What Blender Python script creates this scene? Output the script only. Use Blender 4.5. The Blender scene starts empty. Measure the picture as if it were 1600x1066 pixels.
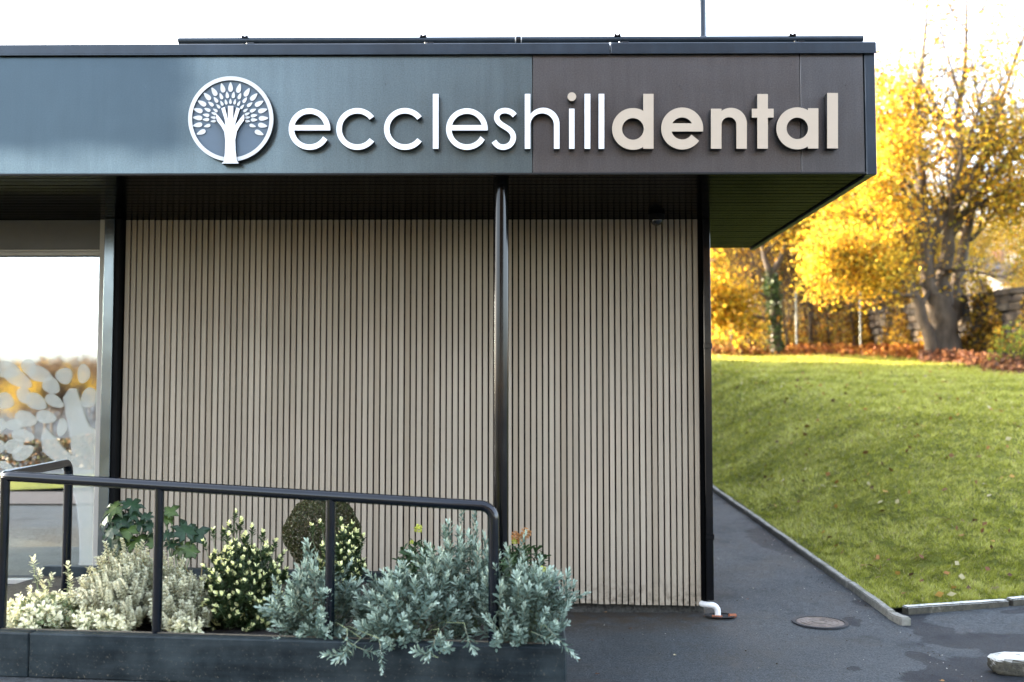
import bpy, bmesh, math, random
import numpy as np
from mathutils import Vector, Matrix, Quaternion, noise as mnoise

R = math.radians
PI = math.pi
scene = bpy.context.scene
COL = scene.collection
rng = random.Random(7)
nrg = np.random.default_rng(11)

# ------------------------------------------------------------------ camera
F = 1555.6
CAM = Vector((0, 0, 1.6))
YAW, PITCH = R(0.5), R(3.127)
cam_d = bpy.data.cameras.new('camera')
cam = bpy.data.objects.new('camera', cam_d)
COL.objects.link(cam)
cam.location = CAM
cam.rotation_euler = (R(90) + PITCH, 0, YAW)
cam_d.lens = 35
cam_d.sensor_width = 36
cam_d.clip_end = 3000
cam_d.clip_start = 0.05
cam_d.dof.use_dof = True
cam_d.dof.focus_distance = 5.9
cam_d.dof.aperture_fstop = 1.5
scene.camera = cam
FWD = Vector((-math.sin(YAW) * math.cos(PITCH), math.cos(YAW) * math.cos(PITCH), math.sin(PITCH)))
RGT = Vector((math.cos(YAW), math.sin(YAW), 0))
UPV = RGT.cross(FWD)


def P(px, py, Y):
    """where the line of sight of a photograph point meets the vertical plane y = Y"""
    d = FWD + RGT * ((px - 800) / F) + UPV * ((533 - py) / F)
    t = Y / d.y
    return CAM + d * t


def PG(px, py, z=0.0):
    """... and where it meets the level plane at height z"""
    d = FWD + RGT * ((px - 800) / F) + UPV * ((533 - py) / F)
    t = (z - CAM.z) / d.z
    return CAM + d * t


# ------------------------------------------------------------------ light
SUN_AZ, SUN_EL = R(-58), R(14)          # azimuth from +Y, clockwise
world = bpy.data.worlds.new('World')
scene.world = world
world.use_nodes = True
wn = world.node_tree.nodes
wl = world.node_tree.links
sky = wn.new('ShaderNodeTexSky')
sky.sky_type = 'NISHITA'
sky.sun_disc = False
sky.sun_elevation = SUN_EL
sky.sun_rotation = SUN_AZ
sky.air_density = 0.8
sky.dust_density = 3.5
sky.ozone_density = 1.3
wn['Background'].inputs['Strength'].default_value = 0.15
hazy = wn.new('ShaderNodeHueSaturation')          # thin high haze whitens the whole sky
hazy.inputs['Saturation'].default_value = 0.60
wl.new(sky.outputs[0], hazy.inputs['Color'])
wl.new(hazy.outputs[0], wn['Background'].inputs[0])
sun_d = bpy.data.lights.new('sun', 'SUN')
sun = bpy.data.objects.new('sun', sun_d)
COL.objects.link(sun)
sun_d.energy = 2.7
sun_d.angle = R(0.55)
sun_d.color = (1.0, 0.80, 0.55)
SV = Vector((math.sin(SUN_AZ) * math.cos(SUN_EL), math.cos(SUN_AZ) * math.cos(SUN_EL), math.sin(SUN_EL)))
sun.rotation_euler = (-SV).to_track_quat('-Z', 'Y').to_euler()
sun.location = (-20, 10, 20)
scene.view_settings.view_transform = 'Standard'
scene.view_settings.look = 'None'
scene.view_settings.gamma = 1
scene.view_settings.use_curve_mapping = False
scene.view_settings.exposure = 3.75
scene.render.engine = 'CYCLES'
scene.cycles.max_bounces = 8
scene.cycles.transparent_max_bounces = 12
scene.cycles.caustics_reflective = False
scene.cycles.caustics_refractive = False
scene.cycles.sample_clamp_indirect = 8
scene.cycles.use_denoising = True


# ------------------------------------------------------------------ materials
class NT:
    def __init__(s, name):
        s.m = bpy.data.materials.new(name)
        s.m.use_nodes = True
        s.t = s.m.node_tree
        s.b = s.t.nodes['Principled BSDF']
        s.out = s.t.nodes['Material Output']

    def n(s, typ, **kw):
        x = s.t.nodes.new('ShaderNode' + typ)
        for k, v in kw.items():
            if k in x.inputs:
                x.inputs[k].default_value = v
            else:
                setattr(x, k, v)
        return x

    def l(s, a, b):
        s.t.links.new(a, b)

    def coord(s, kind='Object'):
        return s.n('TexCoord').outputs[kind]

    def noise(s, scale, detail=4, rough=0.55, vec=None, stretch=None):
        x = s.n('TexNoise')
        x.inputs['Scale'].default_value = scale
        x.inputs['Detail'].default_value = detail
        x.inputs['Roughness'].default_value = rough
        v = vec if vec is not None else s.coord()
        if stretch:
            mp = s.n('Mapping')
            mp.inputs['Scale'].default_value = stretch
            s.l(v, mp.inputs[0])
            v = mp.outputs[0]
        s.l(v, x.inputs['Vector'])
        return x.outputs['Fac']

    def ramp(s, fac, stops):
        r = s.n('ValToRGB')
        e = r.color_ramp.elements
        while len(e) < len(stops):
            e.new(0.5)
        for k, (p, c) in enumerate(stops):
            e[k].position = p
            e[k].color = (c[0], c[1], c[2], 1) if not isinstance(c, (int, float)) else (c, c, c, 1)
        s.l(fac, r.inputs[0])
        return r.outputs[0]

    def mix(s, fac, a, b, mode='MIX'):
        x = s.n('Mix')
        x.data_type = 'RGBA'
        x.blend_type = mode
        for sock, v in ((x.inputs[0], fac), (x.inputs[6], a), (x.inputs[7], b)):
            if isinstance(v, (int, float)):
                sock.default_value = v
            elif isinstance(v, tuple):
                sock.default_value = (v[0], v[1], v[2], 1)
            else:
                s.l(v, sock)
        return x.outputs[2]

    def bump(s, h, strength=0.3, dist=0.01, normal=None):
        x = s.n('Bump')
        x.inputs['Strength'].default_value = strength
        x.inputs['Distance'].default_value = dist
        s.l(h, x.inputs['Height'])
        if normal is not None:
            s.l(normal, x.inputs['Normal'])
        s.l(x.outputs[0], s.b.inputs['Normal'])
        return x.outputs[0]

    def set(s, col=None, rough=None, metal=None, spec=None):
        for k, v in (('Base Color', col), ('Roughness', rough), ('Metallic', metal), ('Specular IOR Level', spec)):
            if v is None:
                continue
            if isinstance(v, (int, float)):
                s.b.inputs[k].default_value = v
            elif isinstance(v, tuple):
                s.b.inputs[k].default_value = (v[0], v[1], v[2], 1)
            else:
                s.l(v, s.b.inputs[k])
        return s


M = {}
DARK_REFL_X = 0.32


def simple(name, col, rough=0.5, metal=0.0, nscale=20, amount=0.25, bump=0.15, bscale=None, bdist=0.003, spec=None, stretch=None):
    m = NT(name)
    f = m.noise(nscale, 6, 0.6, stretch=stretch)
    dark = tuple(c * (1 - amount) for c in col)
    lite = tuple(min(1, c * (1 + amount)) for c in col)
    c = m.ramp(f, [(0.3, dark), (0.7, lite)])
    rr = m.ramp(m.noise(nscale * 0.4, 4), [(0.3, max(0, rough - 0.07)), (0.7, min(1, rough + 0.07))])
    m.set(c, rr, metal, spec)
    if bump:
        m.bump(m.noise(bscale or nscale * 6, 5, stretch=stretch), bump, bdist)
    M[name] = m.m
    return m


simple('black_gloss', (0.002, 0.002, 0.0025), 0.12, 0, 9, 0.3, 0.05, 60, 0.001, spec=0.4)
simple('rail_paint', (0.0015, 0.0035, 0.0070), 0.13, 0, 14, 0.35, 0.12, 170, 0.0008, spec=0.5)
simple('coping_metal', (0.020, 0.030, 0.042), 0.33, 0.2, 5, 0.3, 0.2, 10, 0.004, stretch=(1, 1, 0.3))
simple('post_gloss', (0.16, 0.18, 0.185), 0.2, 0.85, 4, 0.25, 0.1, 10, 0.002)
simple('dark_metal', (0.006, 0.007, 0.009), 0.28, 0.0, 10, 0.3, 0.1)
simple('letter_white', (0.92, 0.92, 0.92), 0.35, 0, 8, 0.02, 0)
simple('letter_cream', (0.50, 0.405, 0.305), 0.35, 0, 6, 0.03, 0)
simple('logo_grey_white', (0.66, 0.66, 0.64), 0.4, 0, 6, 0.03, 0)
simple('letter_side', (0.002, 0.002, 0.002), 0.6, 0, 8, 0.1, 0)
simple('logo_slate', (0.10, 0.14, 0.18), 0.45, 0, 8, 0.05, 0)
simple('frame_head_shaded', (0.10, 0.095, 0.085), 0.5, 0.0, 6, 0.08, 0.1, 60, 0.001)  # darker copy of the frame beige, with the shade under the soffit in its colour
simple('frame_beige', (0.42, 0.39, 0.34), 0.45, 0.0, 6, 0.08, 0.1, 60, 0.001)
simple('wall_black', (0.0035, 0.0035, 0.0035), 0.8, 0, 10, 0.3, 0.2, spec=0.15)
simple('white_plastic', (0.80, 0.80, 0.78), 0.35, 0, 12, 0.08, 0.1, 60, 0.001)
simple('skirting', (0.055, 0.052, 0.045), 0.9, 0, 40, 0.6, 0.8, 90, 0.01)
simple('shade_block_render', (0.42, 0.39, 0.35), 0.85, 0, 3, 0.12, 0.3, 60, 0.004)
simple('white_render', (0.80, 0.79, 0.75), 0.8, 0, 3, 0.06, 0.2, 60, 0.004)
simple('roof_slate', (0.10, 0.10, 0.11), 0.7, 0, 12, 0.3, 0.3)
simple('roof_felt', (0.035, 0.030, 0.030), 0.9, 0, 12, 0.3, 0.3)
simple('orange_brick', (0.40, 0.20, 0.11), 0.85, 0, 6, 0.25, 0.3)
simple('interior_dark', (0.06, 0.065, 0.07), 0.8, 0, 3, 0.3, 0)
simple('soil', (0.018, 0.013, 0.009), 0.95, 0, 30, 0.5, 1.0, 60, 0.03)
simple('rust_iron', (0.15, 0.118, 0.095), 0.75, 0.1, 18, 0.45, 0.5, 60, 0.004)
simple('post_metal', (0.20, 0.22, 0.20), 0.5, 0.3, 10, 0.2, 0.1)
simple('clay_orange', (0.30, 0.09, 0.035), 0.8, 0, 20, 0.3, 0.3)
simple('hole_dark', (0.008, 0.007, 0.006), 0.95, 0, 20, 0.3, 0.3)

# slat material: each slat a little different
m = NT('slat_composite')
oi = m.n('ObjectInfo').outputs['Random']
c1 = m.ramp(oi, [(0.0, (0.345, 0.278, 0.200)), (0.2, (0.405, 0.336, 0.253)), (0.5, (0.375, 0.310, 0.230)), (0.75, (0.420, 0.350, 0.264)), (1.0, (0.445, 0.372, 0.282))])
gr = m.noise(30, 6, 0.65, stretch=(3, 3, 0.10))
c2 = m.mix(0.55, c1, m.ramp(gr, [(0.25, 0.74), (0.75, 1.08)]), 'MULTIPLY')
st = m.noise(2.2, 5, 0.6, vec=m.n('NewGeometry').outputs['Position'])
splash = m.n('SeparateXYZ')
m.l(m.n('NewGeometry').outputs['Position'], splash.inputs[0])
sz = m.ramp(splash.outputs[2], [(0.08, 1.0), (0.30, 0.0)])
sn = m.ramp(m.noise(24, 6, 0.7, vec=m.n('NewGeometry').outputs['Position']), [(0.45, 0.0), (0.62, 1.0)])
c2 = m.mix(m.mix(1.0, sz, sn, 'MULTIPLY'), c2, (0.16, 0.13, 0.09))
c3 = m.mix(0.35, c2, m.ramp(st, [(0.3, 0.82), (0.6, 1.05)]), 'MULTIPLY')
m.set(c3, 0.62, 0, 0.25)
m.bump(gr, 0.25, 0.002)
M['slat_composite'] = m.m

# satin composite fascia panels
m = NT('fascia_panel_satin')
pc = m.coord('Object')
weave = m.noise(120, 3, 0.7, vec=pc)
streak = m.noise(7, 6, 0.65, vec=pc, stretch=(3.0, 1, 0.22))
big = m.noise(0.8, 2, 0.4, vec=pc)
smear = m.noise(1.7, 5, 0.6, vec=pc)
scuff = m.noise(9, 6, 0.7, vec=pc)
oi = m.n('ObjectInfo').outputs['Color']
base = m.mix(0.5, oi, m.ramp(smear, [(0.25, 0.80), (0.75, 1.15)]), 'MULTIPLY')
base = m.mix(0.7, base, m.ramp(weave, [(0.3, 0.72), (0.7, 1.28)]), 'MULTIPLY')
base = m.mix(0.5, base, m.ramp(streak, [(0.3, 0.82), (0.7, 1.14)]), 'MULTIPLY')
# a dark reflection painted into the long panel's colour, with a wavering edge
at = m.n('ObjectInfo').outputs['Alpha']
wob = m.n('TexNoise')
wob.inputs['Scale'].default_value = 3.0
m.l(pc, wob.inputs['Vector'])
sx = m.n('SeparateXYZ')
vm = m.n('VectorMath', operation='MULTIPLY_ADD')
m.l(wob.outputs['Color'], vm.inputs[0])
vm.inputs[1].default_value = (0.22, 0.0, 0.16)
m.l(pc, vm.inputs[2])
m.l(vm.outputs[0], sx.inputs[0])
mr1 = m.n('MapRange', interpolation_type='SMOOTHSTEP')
mr1.inputs['From Min'].default_value = DARK_REFL_X + 0.30
mr1.inputs['From Max'].default_value = DARK_REFL_X
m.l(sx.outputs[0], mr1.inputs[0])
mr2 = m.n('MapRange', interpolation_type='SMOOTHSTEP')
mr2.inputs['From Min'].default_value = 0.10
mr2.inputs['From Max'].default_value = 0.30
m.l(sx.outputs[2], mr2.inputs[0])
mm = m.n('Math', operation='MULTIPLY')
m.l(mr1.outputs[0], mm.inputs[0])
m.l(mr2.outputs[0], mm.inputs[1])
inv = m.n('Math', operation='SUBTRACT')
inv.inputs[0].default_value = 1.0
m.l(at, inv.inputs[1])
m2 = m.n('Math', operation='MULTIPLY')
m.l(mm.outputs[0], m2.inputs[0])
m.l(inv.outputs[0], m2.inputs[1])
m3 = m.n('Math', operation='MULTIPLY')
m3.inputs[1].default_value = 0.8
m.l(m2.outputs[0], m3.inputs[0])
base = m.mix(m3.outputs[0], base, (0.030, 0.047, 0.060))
m.set(base, m.ramp(scuff, [(0.3, 0.27), (0.7, 0.33)]), 0.75, 0.5)
b1 = m.bump(big, 0.25, 0.05)
M['fascia_panel'] = m.m

# glossy soffit boards
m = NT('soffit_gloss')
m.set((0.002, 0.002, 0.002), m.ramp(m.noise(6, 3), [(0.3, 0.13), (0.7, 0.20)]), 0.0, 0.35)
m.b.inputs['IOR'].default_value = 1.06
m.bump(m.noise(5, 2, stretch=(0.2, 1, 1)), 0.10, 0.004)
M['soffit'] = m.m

# painted sleepers
m = NT('sleeper_paint')
g1 = m.noise(14, 7, 0.6, stretch=(0.10, 1, 1.3))
v = m.n('TexWave')
v.wave_type = 'RINGS'
blot = m.noise(5, 6, 0.65)
cc = m.mix(0.6, m.ramp(g1, [(0.36, (0.002, 0.004, 0.006)), (0.64, (0.027, 0.040, 0.046))]),
           m.ramp(blot, [(0.38, (0.005, 0.009, 0.011)), (0.66, (0.040, 0.050, 0.052))]))
zed = m.n('SeparateXYZ')
m.l(m.coord('Generated'), zed.inputs[0])
spk = m.noise(90, 3, 0.6)
spm = m.ramp(spk, [(0.62, 0.0), (0.70, 1.0)])
lowm = m.ramp(zed.outputs[2], [(0.0, 1.0), (0.30, 0.4), (1.0, 0.12)])
c4 = m.mix(m.mix(1.0, spm, lowm, 'MULTIPLY'), cc, (0.16, 0.14, 0.10))
kn = m.n('TexVoronoi')
kn.inputs['Scale'].default_value = 2.6
kn.inputs['Randomness'].default_value = 1.0
kmp = m.n('Mapping')
kmp.inputs['Scale'].default_value = (0.75, 1, 1.3)
m.l(m.coord('Object'), kmp.inputs[0])
m.l(kmp.outputs[0], kn.inputs['Vector'])
knot = m.ramp(kn.outputs['Distance'], [(0.0, 0.75), (0.030, 0.15), (0.045, 0.85), (0.075, 0.2), (0.10, 0.0)])
c4 = m.mix(knot, c4, (0.004, 0.005, 0.007))
m.set(c4, 0.55, 0, 0.15)
m.bump(g1, 0.5, 0.004)
M['sleeper'] = m.m
simple('sleeper_edge', (0.10, 0.085, 0.06), 0.85, 0, 30, 0.4, 0.3)

# asphalt, with damp patches that have ragged outlines
def ground_ellipse(px, py, rx, ry):
    c = PG(px, py, 0.0)
    return c.x, c.y, rx * c.y / F, ry * c.y * c.y / (1.6 * F)


m = NT('asphalt')
pc = m.coord('Object')
fine = m.noise(75, 3, 0.75, vec=pc)
mid = m.noise(2.2, 7, 0.65, vec=pc)
lrg = m.noise(0.6, 6, 0.6, vec=pc)
a = m.mix(0.6, m.ramp(mid, [(0.3, (0.031, 0.036, 0.039)), (0.7, (0.062, 0.069, 0.072))]),
          m.ramp(lrg, [(0.3, (0.034, 0.039, 0.041)), (0.7, (0.070, 0.076, 0.078))]))
a = m.mix(0.9, a, m.ramp(fine, [(0.36, 0.42), (0.64, 1.70)]), 'MULTIPLY')
coarse = m.noise(22, 4, 0.7, vec=pc)
a = m.mix(0.7, a, m.ramp(coarse, [(0.32, 0.66), (0.68, 1.32)]), 'MULTIPLY')
stain = m.ramp(m.noise(1.1, 8, 0.72, vec=pc), [(0.56, 0.0), (0.62, 0.55)])
a = m.mix(stain, a, (0.026, 0.028, 0.031))
sepg = m.n('SeparateXYZ')
m.l(pc, sepg.inputs[0])
near = m.ramp(sepg.outputs[1], [(0.0, 0.0), (1.0, 1.0)])
dirt_mr = m.n('MapRange', interpolation_type='SMOOTHSTEP')
dirt_mr.inputs['From Min'].default_value = 6.55
dirt_mr.inputs['From Max'].default_value = 7.3
m.l(sepg.outputs[1], dirt_mr.inputs[0])
dx_mr = m.n('MapRange', interpolation_type='SMOOTHSTEP')
dx_mr.inputs['From Min'].default_value = 1.7
dx_mr.inputs['From Max'].default_value = 1.2
m.l(sepg.outputs[0], dx_mr.inputs[0])
dmm = m.n('Math', operation='MULTIPLY')
m.l(dirt_mr.outputs[0], dmm.inputs[0])
m.l(dx_mr.outputs[0], dmm.inputs[1])
dirtf = m.mix(1.0, dmm.outputs[0], m.ramp(m.noise(6, 6, 0.7, vec=pc), [(0.35, 0.2), (0.6, 1.0)]), 'MULTIPLY')
a = m.mix(dirtf, a, (0.050, 0.038, 0.026))
vor = m.n('TexVoronoi')
vor.inputs['Scale'].default_value = 45
m.l(pc, vor.inputs['Vector'])
grit = m.ramp(vor.outputs['Distance'], [(0.0, 1.0), (0.09, 0.9), (0.13, 0.0)])
gritm = m.mix(1.0, grit, m.ramp(m.noise(9, 2, vec=pc), [(0.54, 0.0), (0.64, 0.75)]), 'MULTIPLY')
a = m.mix(gritm, a, (0.22, 0.21, 0.19))
moss = m.ramp(m.noise(1.4, 5, 0.6, vec=pc), [(0.52, 0.0), (0.72, 0.45)])
a = m.mix(moss, a, (0.065, 0.054, 0.038))
wob = m.n('TexNoise')
wob.inputs['Scale'].default_value = 2.2
wob.inputs['Detail'].default_value = 8
wob.inputs['Roughness'].default_value = 0.62
m.l(pc, wob.inputs['Vector'])
vm = m.n('VectorMath', operation='MULTIPLY_ADD')
m.l(wob.outputs['Color'], vm.inputs[0])
vm.inputs[1].default_value = (0.42, 0.55, 0)
m.l(pc, vm.inputs[2])
total = None
for e_ in ((1418, 960, 26, 16), (1450, 985, 36, 13), (1520, 1003, 80, 12), (1620, 1012, 110, 26), (1452, 1034, 30, 20), (1490, 1064, 80, 18), (1600, 1062, 110, 40),
           (1160, 820, 20, 30), (1215, 866, 48, 18), (1335, 1046, 14, 4), (1366, 947, 34, 4), (1585, 960, 22, 4), (1335, 973, 12, 5), (1180, 795, 26, 5)):
    ex, ey, erx, ery = ground_ellipse(*e_)
    sb = m.n('VectorMath', operation='SUBTRACT')
    m.l(vm.outputs[0], sb.inputs[0])
    sb.inputs[1].default_value = (ex + 0.21, ey + 0.275, 0)
    ml = m.n('VectorMath', operation='MULTIPLY')
    m.l(sb.outputs[0], ml.inputs[0])
    ml.inputs[1].default_value = (1 / erx, 1 / ery, 0)
    ln = m.n('VectorMath', operation='LENGTH')
    m.l(ml.outputs[0], ln.inputs[0])
    if total is None:
        total = ln.outputs['Value']
    else:
        mn = m.n('Math', operation='SMOOTH_MIN')
        m.l(total, mn.inputs[0])
        m.l(ln.outputs['Value'], mn.inputs[1])
        mn.inputs[2].default_value = 0.25
        total = mn.outputs[0]
damp = m.ramp(total, [(0.90, 1.0), (1.0, 0.0)])
damp2 = m.n('Math', operation='MULTIPLY')
m.l(damp, damp2.inputs[0])
damp2.inputs[1].default_value = 0.78
ad = m.mix(0.9, (0.013, 0.014, 0.017), m.ramp(fine, [(0.30, 0.55), (0.70, 1.6)]), 'MULTIPLY')
a = m.mix(damp2.outputs[0], a, ad)
m.set(a, m.ramp(mid, [(0.3, 0.60), (0.7, 0.80)]), 0, 0.15)
m.bump(fine, 0.7, 0.006)
M['asphalt'] = m.m
m = NT('damp_asphalt')
fine = m.noise(90, 4, 0.7)
a = m.mix(0.7, (0.011, 0.012, 0.015), m.ramp(fine, [(0.25, 0.6), (0.75, 1.5)]), 'MULTIPLY')
m.set(a, 0.6, 0, 0.25)
m.bump(fine, 0.5, 0.003)
M['damp_asphalt'] = m.m

# concrete kerbs
m = NT('kerb_concrete')
f1 = m.noise(22, 7, 0.65)
a = m.ramp(f1, [(0.25, (0.13, 0.12, 0.095)), (0.55, (0.27, 0.255, 0.215)), (0.8, (0.36, 0.345, 0.30))])
mo = m.ramp(m.noise(5, 5, 0.6), [(0.5, 0.0), (0.68, 0.55)])
a = m.mix(mo, a, (0.07, 0.075, 0.035))
m.set(a, 0.85, 0)
m.bump(m.noise(70, 6, 0.7), 0.8, 0.006)
M['kerb_concrete'] = m.m
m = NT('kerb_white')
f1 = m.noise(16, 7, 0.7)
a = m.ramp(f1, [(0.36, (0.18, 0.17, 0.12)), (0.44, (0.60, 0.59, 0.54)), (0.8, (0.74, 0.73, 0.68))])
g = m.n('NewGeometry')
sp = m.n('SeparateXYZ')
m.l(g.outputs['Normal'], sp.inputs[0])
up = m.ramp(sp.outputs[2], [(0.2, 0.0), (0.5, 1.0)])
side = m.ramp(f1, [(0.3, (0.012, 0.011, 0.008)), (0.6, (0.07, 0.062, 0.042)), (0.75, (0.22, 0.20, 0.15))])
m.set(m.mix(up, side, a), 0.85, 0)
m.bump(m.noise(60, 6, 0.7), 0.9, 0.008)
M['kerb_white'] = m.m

# lawn ground
m = NT('lawn_ground')
n1 = m.noise(1.2, 7, 0.65)
n2 = m.noise(14, 7, 0.7)
a = m.ramp(n1, [(0.3, (0.080, 0.095, 0.014)), (0.5, (0.140, 0.155, 0.022)), (0.72, (0.20, 0.20, 0.040))])
a = m.mix(0.8, a, m.ramp(n2, [(0.28, 0.40), (0.7, 1.30)]), 'MULTIPLY')
m.set(a, 0.9, 0, 0.2)
m.bump(n2, 1.0, 0.05)
M['lawn_ground'] = m.m
simple('woodland_floor', (0.14, 0.075, 0.03), 0.95, 0, 2.5, 0.5, 0.8, 8, 0.05)
m = NT('far_hill')
n1 = m.noise(0.12, 8, 0.75)
m.set(m.ramp(n1, [(0.25, (0.07, 0.055, 0.03)), (0.45, (0.20, 0.12, 0.035)), (0.6, (0.36, 0.20, 0.04)), (0.8, (0.16, 0.15, 0.05))]), 0.95)
M['far_hill'] = m.m

# bark
m = NT('bark')
b = m.noise(6, 7, 0.65, stretch=(1, 1, 0.35))
m.set(m.ramp(b, [(0.25, (0.032, 0.023, 0.015)), (0.55, (0.095, 0.070, 0.046)), (0.8, (0.17, 0.13, 0.09))]), 0.9)
m.bump(m.noise(14, 6, 0.7, stretch=(1, 1, 0.3)), 0.8, 0.03)
M['bark'] = m.m
simple('bark_dark', (0.075, 0.058, 0.042), 0.9, 0, 10, 0.4, 0.5)
simple('stem_brown', (0.16, 0.13, 0.085), 0.8, 0, 30, 0.3, 0.2)
simple('stem_green', (0.16, 0.20, 0.10), 0.7, 0, 30, 0.3, 0.2)

# stone
m = NT('wall_stone')
oi = m.n('ObjectInfo').outputs['Random']
a = m.ramp(oi, [(0, (0.045, 0.035, 0.025)), (0.3, (0.08, 0.062, 0.045)), (0.6, (0.06, 0.052, 0.042)), (1, (0.14, 0.11, 0.075))])
a = m.mix(0.6, a, m.ramp(m.noise(8, 6, 0.7), [(0.3, 0.5), (0.7, 1.25)]), 'MULTIPLY')
m.set(a, 0.92)
m.bump(m.noise(16, 6, 0.7), 0.8, 0.03)
M['wall_stone'] = m.m


def leafmat(name, translucent=0.45, rough=0.5, spec=0.35, attr='tint'):
    m = NT(name)
    at = m.n('Attribute')
    at.attribute_name = attr
    m.set(at.outputs['Color'], rough, 0, spec)
    tr = m.n('BsdfTranslucent')
    m.l(at.outputs['Color'], tr.inputs['Color'])
    mx = m.n('MixShader')
    mx.inputs[0].default_value = translucent
    m.l(m.b.outputs[0], mx.inputs[1])
    m.l(tr.outputs[0], mx.inputs[2])
    m.l(mx.outputs[0], m.out.inputs['Surface'])
    M[name] = m.m


leafmat('autumn_leaf', 0.60, 0.6, 0.15)
leafmat('plant_leaf', 0.18, 0.45, 0.4)
leafmat('silver_leaf', 0.12, 0.65, 0.25)
leafmat('grass_blade', 0.42, 0.55, 0.3)
leafmat('dry_leaf', 0.15, 0.7, 0.2)

# window glass: coated glazing, part mirror and part see-through
m = NT('window_glass')
gl = m.n('BsdfGlossy')
gl.inputs['Color'].default_value = (0.94, 0.97, 1.0, 1)
gl.inputs['Roughness'].default_value = 0.004
tp = m.n('BsdfTransparent')
tp.inputs['Color'].default_value = (0.55, 0.62, 0.62, 1)
mx = m.n('MixShader')
mx.inputs[0].default_value = 0.55
m.l(tp.outputs[0], mx.inputs[1])
m.l(gl.outputs[0], mx.inputs[2])
m.l(mx.outputs[0], m.out.inputs['Surface'])
M['window_glass'] = m.m
m = NT('frosted_film')
m.set((0.74, 0.75, 0.70), 0.4, 0, 0.3)
tp = m.n('BsdfTransparent')
mx = m.n('MixShader')
mx.inputs[0].default_value = 0.25
m.l(tp.outputs[0], mx.inputs[1])
m.l(m.b.outputs[0], mx.inputs[2])
m.l(mx.outputs[0], m.out.inputs['Surface'])
M['frosted_film'] = m.m
m = NT('camera_dome')
m.set((0.01, 0.01, 0.01), 0.05, 0, 0.8)
M['camera_dome'] = m.m


# ------------------------------------------------------------------ mesh helpers
def link(name, me, parent=None, loc=(0, 0, 0)):
    o = bpy.data.objects.new(name, me)
    COL.objects.link(o)
    o.location = loc
    if parent is not None:
        o.parent = parent
    return o


def tag(o, label=None, cat=None, group=None, kind=None):
    if label:
        o['label'] = label
    if cat:
        o['category'] = cat
    if group:
        o['group'] = group
    if kind:
        o['kind'] = kind
    return o


def thing(name, label, cat, loc=(0, 0, 0), group=None):
    o = bpy.data.objects.new(name, None)
    COL.objects.link(o)
    o.location = loc
    o.empty_display_size = 0.2
    return tag(o, label, cat, group)


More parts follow.
